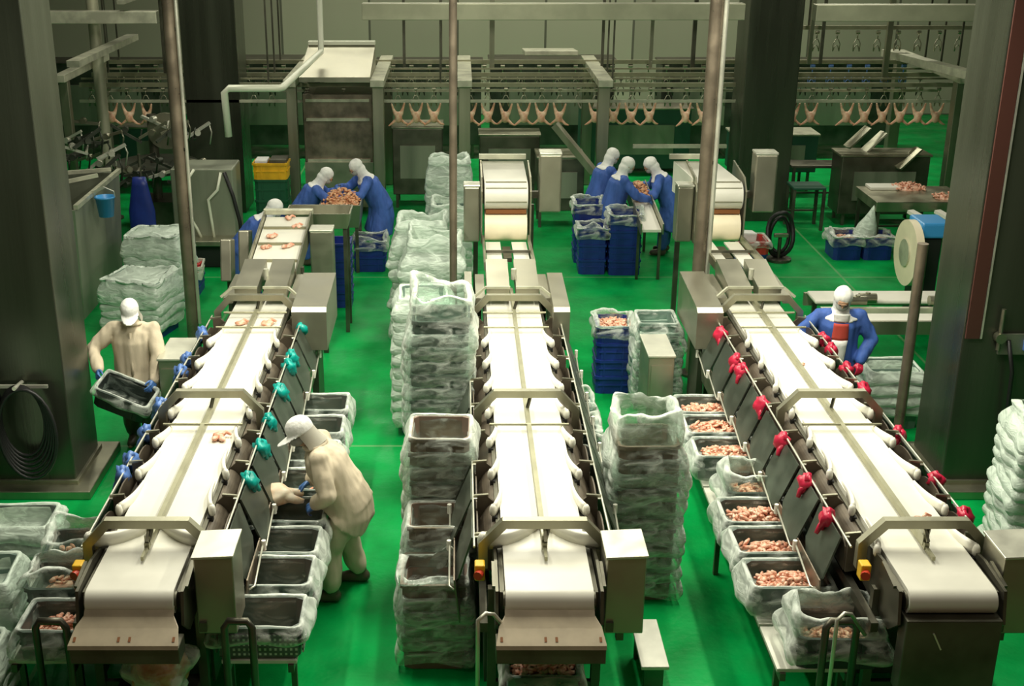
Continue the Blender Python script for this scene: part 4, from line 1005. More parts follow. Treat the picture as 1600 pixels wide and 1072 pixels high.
# blue workers at the back
P = std(lean=.26, reach=(.50, 1.12), look=(0, 1, -.7)); person('worker in a blue coat leaning in from the right of the left hopper of chicken', (-1.32, 19.05, 0), R(108), P, M['blue_cloth'], hood=True, glove=M['glove_dark'], hem=.42, seed=4, detail=False)
P = std(lean=.30, hz=.80, reach=(.50, 1.10), look=(0, 1, -.8)); person('worker in a blue coat stooping at the left of the left hopper of chicken', (-2.30, 18.75, 0), R(-82), P, M['blue_cloth'], hood=True, glove=M['glove_blue'], hem=.42, seed=6, detail=False)
P = std(lean=.34, hz=.90, reach=(.58, 1.34), look=(0, 1, -.6), spread=.12); person('worker in a blue coat bent forward beside the top of the inclined feeder', (-2.80, 16.45, 0), R(-78), P, M['blue_cloth'], hood=True, glove=M['glove_blue'], hem=.42, seed=7, detail=False)
P = std(lean=.16, reach=(.42, 1.06), look=(0, 1, -.6)); person('blue-coated worker at the rear left of the right sorting trough', (2.30, 19.5, 0), R(-70), P, M['blue_cloth'], hood=True, glove=M['glove_blue'], hem=.42, seed=8, detail=False)
P = std(lean=.14, reach=(.42, 1.02), look=(0, 1, -.6)); person('blue-coated worker nearest the camera at the right sorting trough', (2.46, 18.82, 0), R(-80), P, M['blue_cloth'], hood=True, glove=M['glove_blue'], hem=.42, seed=9, detail=False)
P = std(lean=.26, hz=.82, reach=(.40, 1.06), look=(0, 1, -.8)); person('white-hooded worker stooping on the far side of the right sorting trough', (3.28, 19.3, 0), R(85), P, M['blue_cloth'], hood=True, glove=M['glove_blue'], hem=.42, seed=10, detail=False)
# ------------------------------------------------------------------ posts
def post(name, label, x, y, r, h=7.9, m='post', second=None, sq=False):
    root = thing(name, label, 'post', (x, y, 0))
    mb = MB()
    if sq: mb.rbox((0,0,h/2), (r*2, r*2, h), .008)
    else: mb.cyl((0,0,0), (0,0,h), r, 18)
    mb.build('shaft', M[m], root)
    mb = MB(); mb.cyl((0,0,0), (0,0,.03), r*1.9, 16); mb.build('foot_plate', M['steel_dark'], root)
    if second:
        mb = MB(); mb.cyl((second[0], second[1], .4), (second[0], second[1], h), second[2], 10); mb.build('conduit', M[second[3]], root)
        for z in (1.2, 2.6, 4.0):
            mb = MB(); mb.bar((0,0,z), (second[0], second[1], z), .04); mb.build('clamp', M['steel_dark'], root)
    return root
post('steel_post', 'tall brown steel post left of the left conveyor with a conduit beside it', -3.33, 14.8, .075, second=(.095, -.03, .022, 'steel_light'))
post('steel_post', 'thin dark steel post rising among the centre aisle stacks', -.05, 14.02, .045)
post('steel_post', 'thick brown steel post left of the right conveyor with a bright conduit', 2.83, 14.05, .075, second=(.10, -.02, .03, 'steel_light'))
post('steel_post', 'dark leaning-looking post close to the right pillar', 4.66, 12.06, .055, 2.2, m='post')
post('steel_post', 'grey steel pipe standing behind the left pillar', -6.1, 21.5, .10, m='duct')

# ------------------------------------------------------------------ overhead shackle lines
def shackle_mesh():
    mb = MB()
    mb.cyl((-.03,0,-.02), (.03,0,-.02), .028, 10)
    mb.tube([(0,0,-.03), (0,0,-.12)], .010, 6)
    mb.tube([(-.05,0,-.32), (-.055,0,-.2), (-.02,0,-.13), (.02,0,-.13), (.055,0,-.2), (.05,0,-.32)], .008, 6)
    mb.tube([(-.05,0,-.32), (-.025,0,-.24), (0,0,-.22), (.025,0,-.24), (.05,0,-.32)], .008, 6)
    return mb.mesh('shackle', M['steel'])
SH = shackle_mesh(); SHD = SH.copy(); SHD.materials[0] = M['cage']; SHB = SH.copy(); SHB.materials[0] = M['royal']
def bird_mesh(seed):
    r = random.Random(seed); mb = MB()
    for s in (-1, 1): limb(mb, [(s*.115, 0, -.27), (s*.09, 0, -.36), (s*.05, -.01, -.45)], [.018, .024, .04])
    mb.ball((0, -.02, -.51), (.068, .065, .105), 0, 14, 10)
    for s in (-1, 1): limb(mb, [(s*.05, -.01, -.56), (s*.12, -.01, -.625+.01*r.random()), (s*.17, 0, -.635-.02*r.random())], [.028, .024, .016])
    o = fuse(mb, 'hanging_chicken', M['bird'], None, .014, 2); me = o.data; bpy.data.objects.remove(o); return me
BM = [bird_mesh(1), bird_mesh(2)]
def rail(label, x0, x1, y, z, drop=.0, r=.03, guide=True):
    root = thing('conveyor_rail', label, 'rail', (0, y, z))
    mb = MB(); mb.box(((x0+x1)/2, 0, .03), (x1-x0, .05, .07)); mb.build('track', M['rail'], root)
    if guide:
        mb = MB(); mb.box(((x0+x1)/2, -.09, -.24), (x1-x0, .02, .05)); mb.build('guide_bar', M['beam'], root)
        mb = MB(); mb.box(((x0+x1)/2, .12, .12), (x1-x0, .03, .03)); mb.build('upper_bar', M['rail'], root)
    for k in range(int((x1-x0)/3)+1):
        mb = MB(); mb.bar((x0+3*k+.3, .02, .05), (x0+3*k+.3, .02, 1.5), .03); mb.build('hanger', M['steel_dark'], root)
    return root
rail('long front overhead rail from which the row of plucked chickens hangs', -6.6, 8.7, 22.0, 2.24)
rail('second overhead rail behind the row of hanging chickens', -6.6, 8.7, 23.6, 2.42, guide=False)
rail('high overhead rail at the right carrying empty shackles', 5.9, 9.6, 22.6, 3.15, guide=False)
birds = {}
def bx(px, D=21.85): return (px-715)*D/1950
bp = [165, 200, 228, 612, 632, 652, 683, 745, 772, 803, 824, 846, 885, 918, 966, 985, 1022, 1058, 1110, 1226, 1254, 1282, 1311, 1339, 1367, 1395, 1424, 1458]
names = {0:'leftmost'}
n = 0
xs = [-6.4 + .315*k for k in range(48)]
for k, x in enumerate(xs):
    if -2.75 < x < -1.4 and k % 2: continue
    o = inst('shackle', SH, None, (x, 21.97, 2.22)); tag(o, 'empty or loaded wire shackle on the front overhead rail', 'shackle', 'shackles on the front rail')
for k, px in enumerate(bp):
    x = bx(px); x = min(xs, key=lambda q: abs(q-x)) if True else x
    if x in birds: continue
    birds[x] = 1
places = sorted(birds)
for i, x in enumerate(places):
    if x < -4: w = f'left of the back left pillar, {NTH[i]} from the left'
    elif x < 4.6: w = f'between the two back pillars, {(NTH + [f"{q}th" for q in range(15, 30)])[sum(1 for p in places if -4 <= p < x)]} from the left'
    else: w = f'right of the back right pillar, {NTH[sum(1 for p in places if 4.6 <= p < x)]} from the left'
    o = inst('hanging_chicken', BM[i % 2], None, (x, 21.97, 2.22), (0, 0, rnd.uniform(-.5, .5) if x < 4.6 else rnd.uniform(-.15,.15)))
    tag(o, f'plucked chicken hanging {w}', 'chicken', 'hanging chickens')
for k in range(44):
    x = -6.3 + .34*k
    if -2.7 < x < -1.5: continue
    bl_ = x > 5.6
    o = inst('shackle', SHB if bl_ else SH, None, (x, 23.6, 2.40), (0,0,0), 1.25); tag(o, 'blue shackle on the second overhead rail at the right' if bl_ else 'wire shackle on the second overhead rail', 'shackle', 'blue shackles on the second rail' if bl_ else 'shackles on the second rail')
for k in range(10):
    o = inst('shackle', SH, None, (6.0 + .36*k, 22.6, 3.12), None or (0,0,0), 1.1); tag(o, 'empty shackle on the high right rail', 'shackle', 'shackles on the high rail')

# frames that carry the rails
def gantry(label, x, y0, y1, h, w=.15, both=True):
    root = thing('rail_gantry', label, 'frame', (x, 0, 0))
    for y in ((y0, y1) if both else (y0,)):
        mb = MB(); mb.rbox((0, y, h/2), (w, w, h), .008); mb.build('upright', M['steel'], root)
    mb = MB(); mb.rbox((0, (y0+y1)/2, h+.05), (w*1.25, y1-y0+.5, .12), .008); mb.build('cross_beam', M['beam'], root)
    mb = MB(); mb.box((0, y0, .02), (w*1.8, w*1.8, .04)); mb.build('foot_plate', M['steel_dark'], root)
gantry('rail gantry at the left edge of the brown-stained scalding cabinet', -2.84, 21.5, 24.2, 2.35, .17)
gantry('rail gantry at the right edge of the brown-stained scalding cabinet', -1.36, 21.5, 24.2, 2.35, .19)
gantry('rail gantry behind the middle elevated feeder and thin post', .12, 21.5, 24.2, 2.35, .2)
gantry('rail gantry behind the right group of blue workers', 2.50, 21.5, 24.2, 2.35, .2)
gantry('rail gantry close beside the right pillar', 8.35, 20.9, 23.9, 2.5, .2)
gantry('rail gantry at the far left near the grey tank', -6.3, 20.2, 22.4, 2.62, .14)
# big beams under the ceiling at the back
mb = MB(); mb.rbox((1.55, 20.9, 3.62), (6.2, .24, .26), .01); tag(mb.build('overhead_beam', M['duct']), 'big pale beam high at the back between the two rear pillars', 'beam')
mb = MB(); mb.rbox((7.75, 20.9, 3.60), (3.9, .24, .26), .01); tag(mb.build('overhead_beam', M['duct']), 'big pale beam high at the back right of the rear right pillar', 'beam')
mb = MB(); mb.rbox((-6.1, 21.2, 3.5), (2.3, .22, .2), .01); tag(mb.build('overhead_beam', M['beam']), 'pale beam high at the back left beside the left pillar', 'beam')
for i, (x, z0, z1, y, w) in enumerate(((-.95, 2.5, 5.5, 22.6, .05), (.62, 2.4, 5.5, 23, .09), (2.62, 2.4, 5.5, 23, .05), (3.5, 2.4, 5.5, 23, .06), (4.3, 2.3, 5.5, 23.2, .07), (6.15, 2.6, 5.5, 22.2, .06), (6.35, 2.6, 5.5, 22.2, .05), (7.5, 2.3, 5.5, 22.2, .09), (-5.2, 2.4, 5.5, 22.5, .05), (-4.95, 2.4, 5.5, 22.5, .04))):
    mb = MB(); mb.box((0,0,(z0+z1)/2), (w, w, z1-z0))
    t = ('left of centre, over the canopy', 'behind the thin middle post', 'right of the middle feeder', 'left of the right post', 'beside the back right pillar', 'right of the back right pillar', 'second right of the back right pillar', 'over the high right rail', 'left of the back left pillar', 'close to the back left pillar')[i]
    tag(mb.build('drop_rod', M['steel' if i % 2 else 'steel_dark'], None, (x, y, 0)), f'steel rod dropping to the overhead rails {t}', 'rod', 'drop rods')
mb = MB(); mb.rbox((0,0,0), (1.0,1.0,.08), .01, (R(-4),0,0)); tag(mb.build('machine_cover', M['beam'], None, (1.75, 24.2, 2.56)), 'pale flat cover lying on the rails behind the middle feeder', 'cover')
mb = MB(); mb.rbox((0,0,0), (3.9,.5,.3), .02); tag(mb.build('ceiling_duct', M['white_pipe'], None, (7.6, 22.6, 4.25)), 'long white duct at the very top right above the big beam', 'duct')
# slanted beams
def slant(label, p, q, w, h, m='beam'):
    mb = MB(); mb.bar(p, q, w, h); tag(mb.build('inclined_beam', M[m]), label, 'beam')
slant('pale slanted beam among the shackles at the upper left', (-5.95, 19.6, 2.95), (-5.75, 22.6, 3.02), .2, .1)
slant('long slanted pale beam at the upper right above the hanging chickens', (8.1, 19.6, 2.75), (7.7, 22.8, 2.72), .22, .12)
slant('pale slanted strip at the top left between the two pillars', (-5.5, 21, 3.75), (-4.85, 24, 3.95), .12, .06)
slant('steel conveyor chute slanting down behind the middle feeder', (1.6, 20.5, 1.85), (2.25, 20.3, 1.1), .2, .1, 'steel')
slant('short pale brace beside the right group of workers', (3.0, 21.2, 1.35), (4.6, 21.2, 1.35), .06, .06, 'beam')
# white pipe run
mb = MB(); mb.tube([(-2.36, 22, 7.9), (-2.36, 22, 2.9), (-2.36, 21.92, 2.84), (-2.5, 17.98, 2.84), (-2.54, 17.9, 2.84), (-3.25, 17.9, 2.84), (-3.32, 17.9, 2.78), (-3.30, 17.9, 2.15)], .052, 10)
tag(mb.build('white_pipe', M['white_pipe']), 'white pipe that drops, runs forward and turns down at the upper left', 'pipe')
# canopy and cabinet below it
root = thing('scalding_cabinet', 'brown-stained steel cabinet under a sloped canopy behind the left hopper', 'machine', (-2.08, 0, 0))
mb = MB(); mb.rbox((0, 22.3, 1.15), (1.2, 1.2, 2.0), .01); mb.build('cabinet', M['gate_low'], root)
mb = MB(); mb.prism([(21.3, 2.42), (21.3, 2.50), (22.9, 2.85), (22.9, 2.42)], 'x', -.60, .60); mb.build('canopy', M['box'], root)
mb = MB(); mb.rbox((0, 22.9, 2.88), (1.2, .14, .07), .01); mb.build('canopy_edge', M['white_pipe'], root)
for z in (2.05, 1.72, 1.0): 
    mb = MB(); mb.box((0, 21.68, z), (1.1, .04, .05)); mb.build('rail_bar', M['beam'], root)
mb = MB(); mb.box((.0, 21.66, .75), (1.2, .05, .45)); mb.build('lower_panel', M['box'], root)
# machinery boxes in the dim back
def machine(label, x, y, z, s, m='steel_dark', legs=True, cat='machine', top=None):
    root = thing('processing_machine', label, cat, (x, y, 0))
    mb = MB(); mb.rbox((0,0,z), s, .015); mb.build('housing', M[m], root)
    mb = MB(); mb.rbox((0,0,z+s[2]/2+.02), (s[0]*1.04, s[1]*1.04, .04), .01); mb.build('top_plate', M[top or 'steel'], root)
    mb = MB(); mb.box((0,-s[1]/2-.01, z), (s[0]*.7, .02, s[2]*.5)); mb.build('hatch', M['panel'], root)
    if legs and z-s[2]/2 > .05:
        for sx in (-1,1):
            for sy in (-1,1):
                mb = MB(); mb.box((sx*s[0]*.42, sy*s[1]*.42, (z-s[2]/2)/2), (.05,.05,z-s[2]/2)); mb.build('leg', M['steel_dark'], root)
    return root
machine('dark machine housing right of the scalding cabinet', -.72, 22.6, .85, (.9, .7, 1.2))
machine('dark conveyor housing behind the middle feeder', .95, 22.9, .8, (1.1, .6, .9))
machine('dark machine housing left of the right group of workers', 1.75, 21.2, .75, (.8, .7, .9))
machine('dark green cabinet far behind the right group of workers', 3.6, 25.5, .7, (2.2, .8, 1.2), 'teal_dark')
machine('long dark green trough beyond the open floor at the right', 6.05, 23.9, .72, (1.6, .7, .7), 'teal_dark', True, 'machine', 'beam')
for x0, w_, h_, m_, t_ in ((-4.2, 2.6, 1.75, 'cage', 'behind the back left pillar'), (-.6, 2.2, 1.7, 'cage', 'behind the thin middle post'), (2.0, 2.6, 1.75, 'cage', 'behind the middle elevated feeder'), (7.6, 3.2, 1.7, 'cage', 'behind the right-hand hanging chickens'), (5.1, 1.6, 1.7, 'cage', 'behind the back right pillar'), (-7.6, 2.6, 1.7, 'cage', 'at the far left behind the left pillar')):
    machine('long dark chiller housing ' + t_, x0, 27.0, h_/2+.3, (w_, .9, h_), m_, True, 'machine', 'steel_dark')
rail('third overhead rail just behind the hanging chickens, with dark shackles', -6.6, 8.7, 22.8, 2.30, guide=True)
for k in range(50):
    x = -6.35 + .3*k
    if -2.7 < x < -1.5: continue
    o = inst('shackle', SHD, None, (x, 22.77, 2.28)); tag(o, 'dark wire shackle on the third overhead rail', 'shackle', 'shackles on the third rail')
machine('dark green trough far left behind the tangle of rails', -5.4, 24.2, .7, (2.2, .7, .9), 'teal_dark')
# grey tank at the left with rails and a blue bucket
root = thing('steel_tank', 'tall grey steel tank left of the pale folded stacks', 'tank', (-5.62, 17.1, 0))
t_ = tub(1.2, 2.3, 1.55, .03); t_.build('shell', M['panel'], root)
for s in (-1, 1):
    mb = MB(); mb.bar((s*.6, -1.1, 1.58), (s*.6, 1.15, 1.58), .06); mb.build('rim_bar', M['beam'], root)
mb = MB(); mb.bar((-.55, -.6, 1.62), (.55, .2, 1.72), .05); mb.bar((-.5, .5, 1.65), (.55, .9, 1.65), .05); mb.build('cross_bar', M['beam'], root)
mb = MB(); mb.loft([[Vector((r_*math.cos(2*math.pi*k/18), r_*math.sin(2*math.pi*k/18), z)) for k in range(18)] for r_, z in ((.10,0),(.13,.26),(.142,.26),(.142,.28),(.12,.28),(.09,.02))], 0, True)
o = mb.build('bucket', M['cyan'], None, (-4.84, 16.75, 1.27)); tag(o, 'light blue bucket hung on the side of the grey steel tank', 'bucket')
mb = MB(); mb.tube([(-4.98, 16.75, 1.54), (-4.97, 16.75, 1.62), (-4.84, 16.75, 1.68), (-4.71, 16.75, 1.62), (-4.70, 16.75, 1.54)], .008, 6)
mb.bar((-5.02, 16.75, 1.60), (-4.84, 16.75, 1.67), .03); tag(mb.build('bucket_hook', M['steel_light']), 'bent steel hook that carries the light blue bucket', 'hook')
# tangle of evisceration arms behind the tank
for i in range(34):
    x = -6.3 + .065*i + rnd.uniform(-.06,.06); y = 18.6 + rnd.uniform(0, 1.9); z = 1.55 + rnd.uniform(-.45, .4)
    a = rnd.uniform(.2, 1.0)*(1 if i % 3 else -1)
    mb = MB(); mb.bar((-.22, 0, -.1*a), (.22, .1, .22*a), .06, .04); mb.cyl((.0,-.03,.02), (.0,.06,.02), .05, 10); mb.tube([(.2,.1,.2*a),(.24,.1,.0),(.2,.1,-.2)], .014, 6)
    o = mb.build('steel_linkage', M[('cage','steel_light','cage','steel','cage')[i % 5]], None, (x, y, z), rnd.uniform(-.6,.6)); tag(o, 'small jointed steel arm in the tangle of machinery at the upper left', 'machine arm', 'machine arms at the upper left')
root = thing('arm_carousel', 'round steel carousel behind the tangle of jointed arms at the upper left', 'machine', (-5.05, 20.6, 0))
mb = MB(); mb.cyl((0,0,0), (0,0,2.0), .08, 14); mb.build('column', M['steel_dark'], root)
mb = MB(); mb.cyl((0,0,1.1), (0,0,1.2), .7, 28); mb.build('table', M['cage'], root)
mb = MB(); mb.cyl((.25,-.1,1.75), (.25,-.16,1.75), .30, 24); mb.build('disc', M['steel'], root)
mb = MB(); mb.box((0,0,.3), (.7,.7,.6)); mb.build('base', M['steel_dark'], root)
# blue apron on a hook
mb = MB(); rings = []
for i in range(9):
    z = 1.42 - .13*i; w = .10 + .10*min(1, i/4)
    rings.append([Vector((w*math.cos(a), .06*math.sin(a)*(1+.3*noise.noise(Vector((a, z*3, 5)))), z)) for a in [2*math.pi*j/16 for j in range(16)]])
mb.loft(rings, 0, True); o = mb.build('hanging_apron', M['crate_blue'], None, (-4.80, 18.5, .0)); tag(o, 'dark blue apron hanging beside the far end of the grey tank', 'apron')
mb = MB(); mb.cyl((0,0,0),(0,0,1.75),.025,8); mb.bar((0,-.0,1.55),(.0,-.1,1.5),.03); mb.cyl((0,0,0),(0,0,.03),.14,14)
tag(mb.build('coat_stand', M['steel_dark'], None, (-4.80, 18.6, 0)), 'thin stand behind the hanging dark blue apron', 'stand')
# pump skid with white hoses, behind the left post
root = thing('pump_machine', 'dark grey machine with two white hoses behind the left post', 'machine', (-4.05, 18.8, 0))
mb = MB(); mb.rbox((.15,.25,.95), (.95,.7,1.1), .02); mb.build('housing', M['panel'], root)
mb = MB(); mb.rbox((.15,-.2,.42), (1.0,.5,.08), .01); mb.build('drip_tray', M['steel'], root)
mb = MB(); mb.rbox((.15,.1,.18), (.9,.8,.36), .02); mb.build('base', M['black'], root)
for pts in ([(.05,-.12,1.5),(-.12,-.2,1.25),(-.14,-.2,.95),(.05,-.22,.6),(.1,-.2,.46)], [(.45,-.12,1.45),(.40,-.2,1.2),(.25,-.2,1.05),(.28,-.2,.7),(.3,-.2,.46)]):
    mb = MB(); mb.tube(pts, .022, 8); mb.build('hose', M['white_pipe'], root)
mb = MB(); mb.tube([(.5,-.1,1.45),(.62,-.15,1.1),(.7,-.15,.7),(.72,-.15,.4)], .03, 8); mb.build('black_hose', M['black'], root)
# two grey signal boxes left of the inclined feeder
for k, (x, y) in enumerate(((-2.75, 14.35), (-2.60, 14.75))):
    root = thing('switch_box', f'slim grey box on a stand left of the inclined feeder, {"nearer" if k == 0 else "farther"} of two', 'box', (x, y, 0))
    mb = MB(); mb.rbox((0,0,1.35), (.13,.28,.5), .015, (R(-14),0,0)); mb.build('case', M['box'], root)
    mb = MB(); mb.box((0,.02,.55), (.05,.05,1.1)); mb.build('stand', M['steel_dark'], root)
    mb = MB(); mb.box((0,.02,.02), (.2,.2,.04)); mb.build('foot_plate', M['steel_dark'], root)
# hopper of chicken between two blue workers
root = thing('chicken_hopper', 'steel hopper heaped with chicken between the two left blue workers', 'hopper', (-1.76, 18.55, 0))
tb = tub(.62, .8, .35); tb.xf(Matrix.Translation((0,0,.72))); tb.build('basin', M['steel'], root)
for sx in (-1,1):
    for sy in (-1,1):
        mb = MB(); mb.box((sx*.24, sy*.3, .37), (.05,.05,.74)); mb.build('leg', M['steel_dark'], root)
heap('orange and pale chicken pieces heaped in the left hopper', (-1.76, 18.55, 1.04), .56, .72, 51, 110, .17, m='skinmeat')
root = thing('sorting_trough', 'narrow white sorting trough between the right group of blue workers', 'trough', (2.84, 18.7, 0))
mb = MB(); mb.prism([(-1.0, .82), (.9, 1.02), (.9, .98), (-1.0, .78)], 'x', -.14, .14); mb.build('slide', M['flip'], root)
for s in (-1, 1):
    mb = MB(); mb.prism([(-1.05, .76), (-1.05, .92), (.95, 1.12), (.95, .92)], 'x', s*.15, s*.17); mb.build('side_plate', M['steel'], root)
    for y in (-.8, .7):
        mb = MB(); mb.box((s*.16, y, .4), (.04,.04,.8)); mb.build('leg', M['steel_dark'], root)
heap('orange chicken pieces heaped at the top of the right sorting trough', (2.84, 19.2, 1.03), .26, .75, 53, 80, .14, m='skinmeat')
# grey cabinets with lids beside the conveyors
def cabinet(label, x, y, w, l, h, z0=.25):
    root = thing('grey_cabinet', label, 'cabinet', (x, y, 0))
    mb = MB(); mb.rbox((0,0,(h+z0)/2), (w, l, h-z0), .008); mb.build('body', M['box'], root)
    mb = MB(); mb.rbox((0,0,h+.012), (w+.02, l+.03, .024), .006); mb.build('lid', M['steel_light'], root)
    mb = MB(); mb.box((0,-l/2-.006,(h+z0)/2), (w*.8, .012, (h-z0)*.8)); mb.build('door', M['box'], root)
    for sx in (-1,1):
        for sy in (-1,1):
            mb = MB(); mb.box((sx*w*.4, sy*l*.4, z0/2), (.04,.04,z0)); mb.build('leg', M['steel_dark'], root)
cabinet('grey lidded cabinet between the right aisle stack and the right post', 2.06, 12.05, .26, .62, 1.1)
cabinet('grey lidded cabinet left of the left conveyor behind the carrying worker', -2.86, 11.95, .28, .6, 1.1)
# hose coil on the left pillar
root = thing('hose_coil', 'coil of black hose hung on the front of the left pillar', 'hose', (-4.12, 10.86, 0))
for k in range(6):
    mb = MB(); rx, rz_ = .21+.012*k, .36+.02*k; pts = [(rx*math.cos(a)+.012*k, -.02-.018*k, .80-.02*k+rz_*math.sin(a)) for a in [2*math.pi*j/28 for j in range(28)]]
    mb.tube(pts, .018, 7, 0, True); mb.build('hose_loop', M['black'], root)
mb = MB(); mb.bar((-.26, .02, 1.14), (.26, .02, 1.14), .03); mb.cyl((0,.08,1.16),(0,-.14,1.18),.02,8); mb.build('hanger', M['steel_light'], root)
mb = MB(); mb.tube([(-.2,-.02,1.0), (-.27,.02,1.4), (-.27,.03,2.0)], .03, 8); mb.build('feed_hose', M['black'], root)
# switch cluster on right pillar
root = thing('valve_cluster', 'small valves and black hose on the front of the right pillar', 'valve', (5.12, 10.9, 0))
mb = MB(); mb.box((.1,.02,1.55), (.34,.03,.2)); mb.build('back_plate', M['panel'], root)
mb = MB(); mb.cyl((-.08,-.0,1.5),(-.08,-.0,1.9),.022,8); mb.cyl((-.08,-.04,1.62),(-.08,.04,1.62),.05,10); mb.build('valve', M['steel'], root)
mb = MB(); mb.tube([(.0,-.02,1.6),(.06,-.06,1.3),(.08,-.04,1.0),(.10,-.04,.7)], .02, 8); mb.build('hose', M['black'], root)
mb = MB(); mb.box((.2,-.01,1.55), (.10,.04,.10)); mb.build('socket', M['royal'], root)

# white packing conveyor at the right with rollers, and things round it
root = thing('packing_conveyor', 'white cross conveyor behind the worker in the red bib', 'conveyor', (5.2, 14.1, 0))
for k, (y, w, z) in enumerate(((.34, .4, .85), (-.36, .26, .82))):
    mb = MB(); mb.rbox((0, y, z), (1.8, w, .05), .02); mb.build('belt', M['belt'], root)
mb = MB(); mb.box((0, -.10, .82), (1.8, .06, .1)); mb.build('middle_beam', M['beam'], root)
for y in (-.5, .56):
    mb = MB(); mb.box((0, y, .76), (1.85, .05, .16)); mb.build('side_beam', M['steel'], root)
for k, x in enumerate((-.45, -.3, .5)):
    mb = MB(); mb.cyl((x-.1, -.02+.1*(k % 2), .93), (x+.1, -.02+.1*(k % 2), .93), .06, 12); mb.cyl((x, -.02+.1*(k % 2), .88), (x, -.02+.1*(k % 2), 1.0), .03, 8); mb.build('clamp_roller', M['steel'], root)
for x in (-.8, .8):
    for y in (-.45, .5):
        mb = MB(); mb.box((x, y, .36), (.05,.05,.72)); mb.build('leg', M['steel_dark'], root)
root = thing('bag_reel', 'round pale reel with a light blue cover beside the right pillar', 'reel', (5.86, 15.6, 0))
mb = MB(); mb.cyl((-.05, 0, 1.08), (.05, .0, 1.08), .43, 32); mb.xf(Matrix.Identity(4)); mb.build('disc', M['roll'], root)
mb = MB(); mb.cyl((-.07, 0, 1.08), (-.05, 0, 1.08), .18, 20); mb.build('hub', M['beam'], root)
mb = MB(); mb.rbox((.24, .05, 1.42), (.38, .5, .2), .03); mb.build('cover', M['cyan'], root)
mb = MB(); mb.rbox((.22, .05, .66), (.26, .4, 1.3), .02); mb.build('stand', M['black'], root)
# tables with meat at the far right
def table(label, x, y, w, l, z, m='steel', apron=.1):
    root = thing('steel_table', label, 'table', (x, y, 0))
    mb = MB(); mb.rbox((0,0,z-apron/2), (w,l,apron), .01); mb.build('top', M[m], root)
    for sx in (-1,1):
        for sy in (-1,1):
            mb = MB(); mb.box((sx*w*.46, sy*l*.44, (z-apron)/2), (.05,.05,z-apron)); mb.build('leg', M['steel_dark'], root)
    mb = MB(); mb.box((0, l*.4, .25), (w*.9, .03, .03)); mb.build('stretcher', M['steel_dark'], root)
table('steel table with chicken pieces behind the right pillar', 7.3, 19.6, 1.5, 1.1, .9, 'steel', .16)
heap('pale chicken pieces at the rear of the right-hand steel table', (7.35, 19.95, .93), .5, .35, 61, 40, .06)
heap('pink chicken pieces at the front edge of the right-hand steel table', (7.75, 19.3, .93), .45, .25, 62, 30, .04)
mb = MB(); mb.rbox((0,0,.025), (.6,.3,.05), .01); tag(mb.build('cutting_board', M['flip'], None, (7.0, 20.0, .90)), 'white cutting board on the right-hand steel table', 'cutting board')
for k in range(2):
    mb = MB(); mb.bar((0,0,0), (.45,-.9,-.2), .12, .05); tag(mb.build('white_slide', M['flip'], None, (7.05+.42*k, 18.95, .78)), f'white slide slanting down below the steel table, {"left" if k == 0 else "right"} of two', 'slide')
table('dark rail table on the open floor at the back right', 6.7, 22.2, 1.5, .5, .85, 'steel_dark', .05)
table('small dark trestle on the open floor left of the steel table', 5.95, 20.9, .55, .5, .75, 'teal_dark', .04)
for k in range(3):
    mb = MB(); mb.box((0,0,0), (.5, .12, .03), (0, R(-38), R(20))); mb.box((0,.14,0), (.5, .10, .03), (0, R(-38), R(20)))
    tag(mb.build('chute_plate', M['beam' if k % 2 else 'steel']), 'slanted steel chute plate among the machinery behind the right table', 'chute', 'chute plates at the right'); o = bpy.data.objects[-1] if False else None
for k, o in enumerate([q for q in col.objects if q.name.startswith('chute_plate')]): o.location = ((6.75+.45*k, 20.9+.5*(k % 2), 1.55-.18*k))
machine('dark stand under the chute plates behind the right table', 7.3, 21.3, .7, (1.5, .6, 1.0))
# black cable coil near the right feeder
root = thing('cable_reel', 'black cable coil on a round stand right of the right elevated feeder', 'cable', (5.05, 18.9, 0))
mb = MB(); mb.tube([(.2*math.cos(a), .05*math.sin(3*a), .42+.36*math.sin(a)) for a in [2*math.pi*j/24 for j in range(24)]], .035, 8, 0, True)
mb.tube([(.15*math.cos(a), .06+.03*math.sin(2*a), .40+.28*math.sin(a)) for a in [2*math.pi*j/24 for j in range(24)]], .03, 8, 0, True); mb.build('coil', M['black'], root)
mb = MB(); mb.cyl((0,0,0),(0,0,.04),.2,16); mb.cyl((0,.0,.0),(0,.0,.4),.03,8); mb.build('stand', M['steel_dark'], root)
mb = MB(); mb.rbox((0,-.05,.42), (.22,.06,.06), .01); mb.build('grip', M['box'], root)
# step platform and small items at the near edge
root = thing('step_platform', 'pale step board on legs right of the middle conveyor near the camera', 'step', (1.42, 7.9, 0))
mb = MB(); mb.rbox((0,0,.30), (.2,.62,.03), .005); mb.build('tread', M['wood'], root)
for sy in (-1, 1):
    mb = MB(); mb.box((0, sy*.25, .145), (.14,.03,.28)); mb.build('leg', M['steel_dark'], root)
def bent_pipe(label, x, y, s):
    mb = MB(); mb.tube([(0,0,.0), (0,0,1.1), (0,.0,1.18), (s*.05,.02,1.22), (s*.10,.04,1.2), (s*.22,.08,1.02)], .014, 8); tag(mb.build('bent_pipe', M['steel_light'], None, (x, y, 0)), label, 'pipe')
bent_pipe('thin bent pipe at the near left corner of the right conveyor', 2.42, 6.85, 1)
bent_pipe('thin bent pipe at the near left corner of the middle conveyor', .13, 6.85, 1)
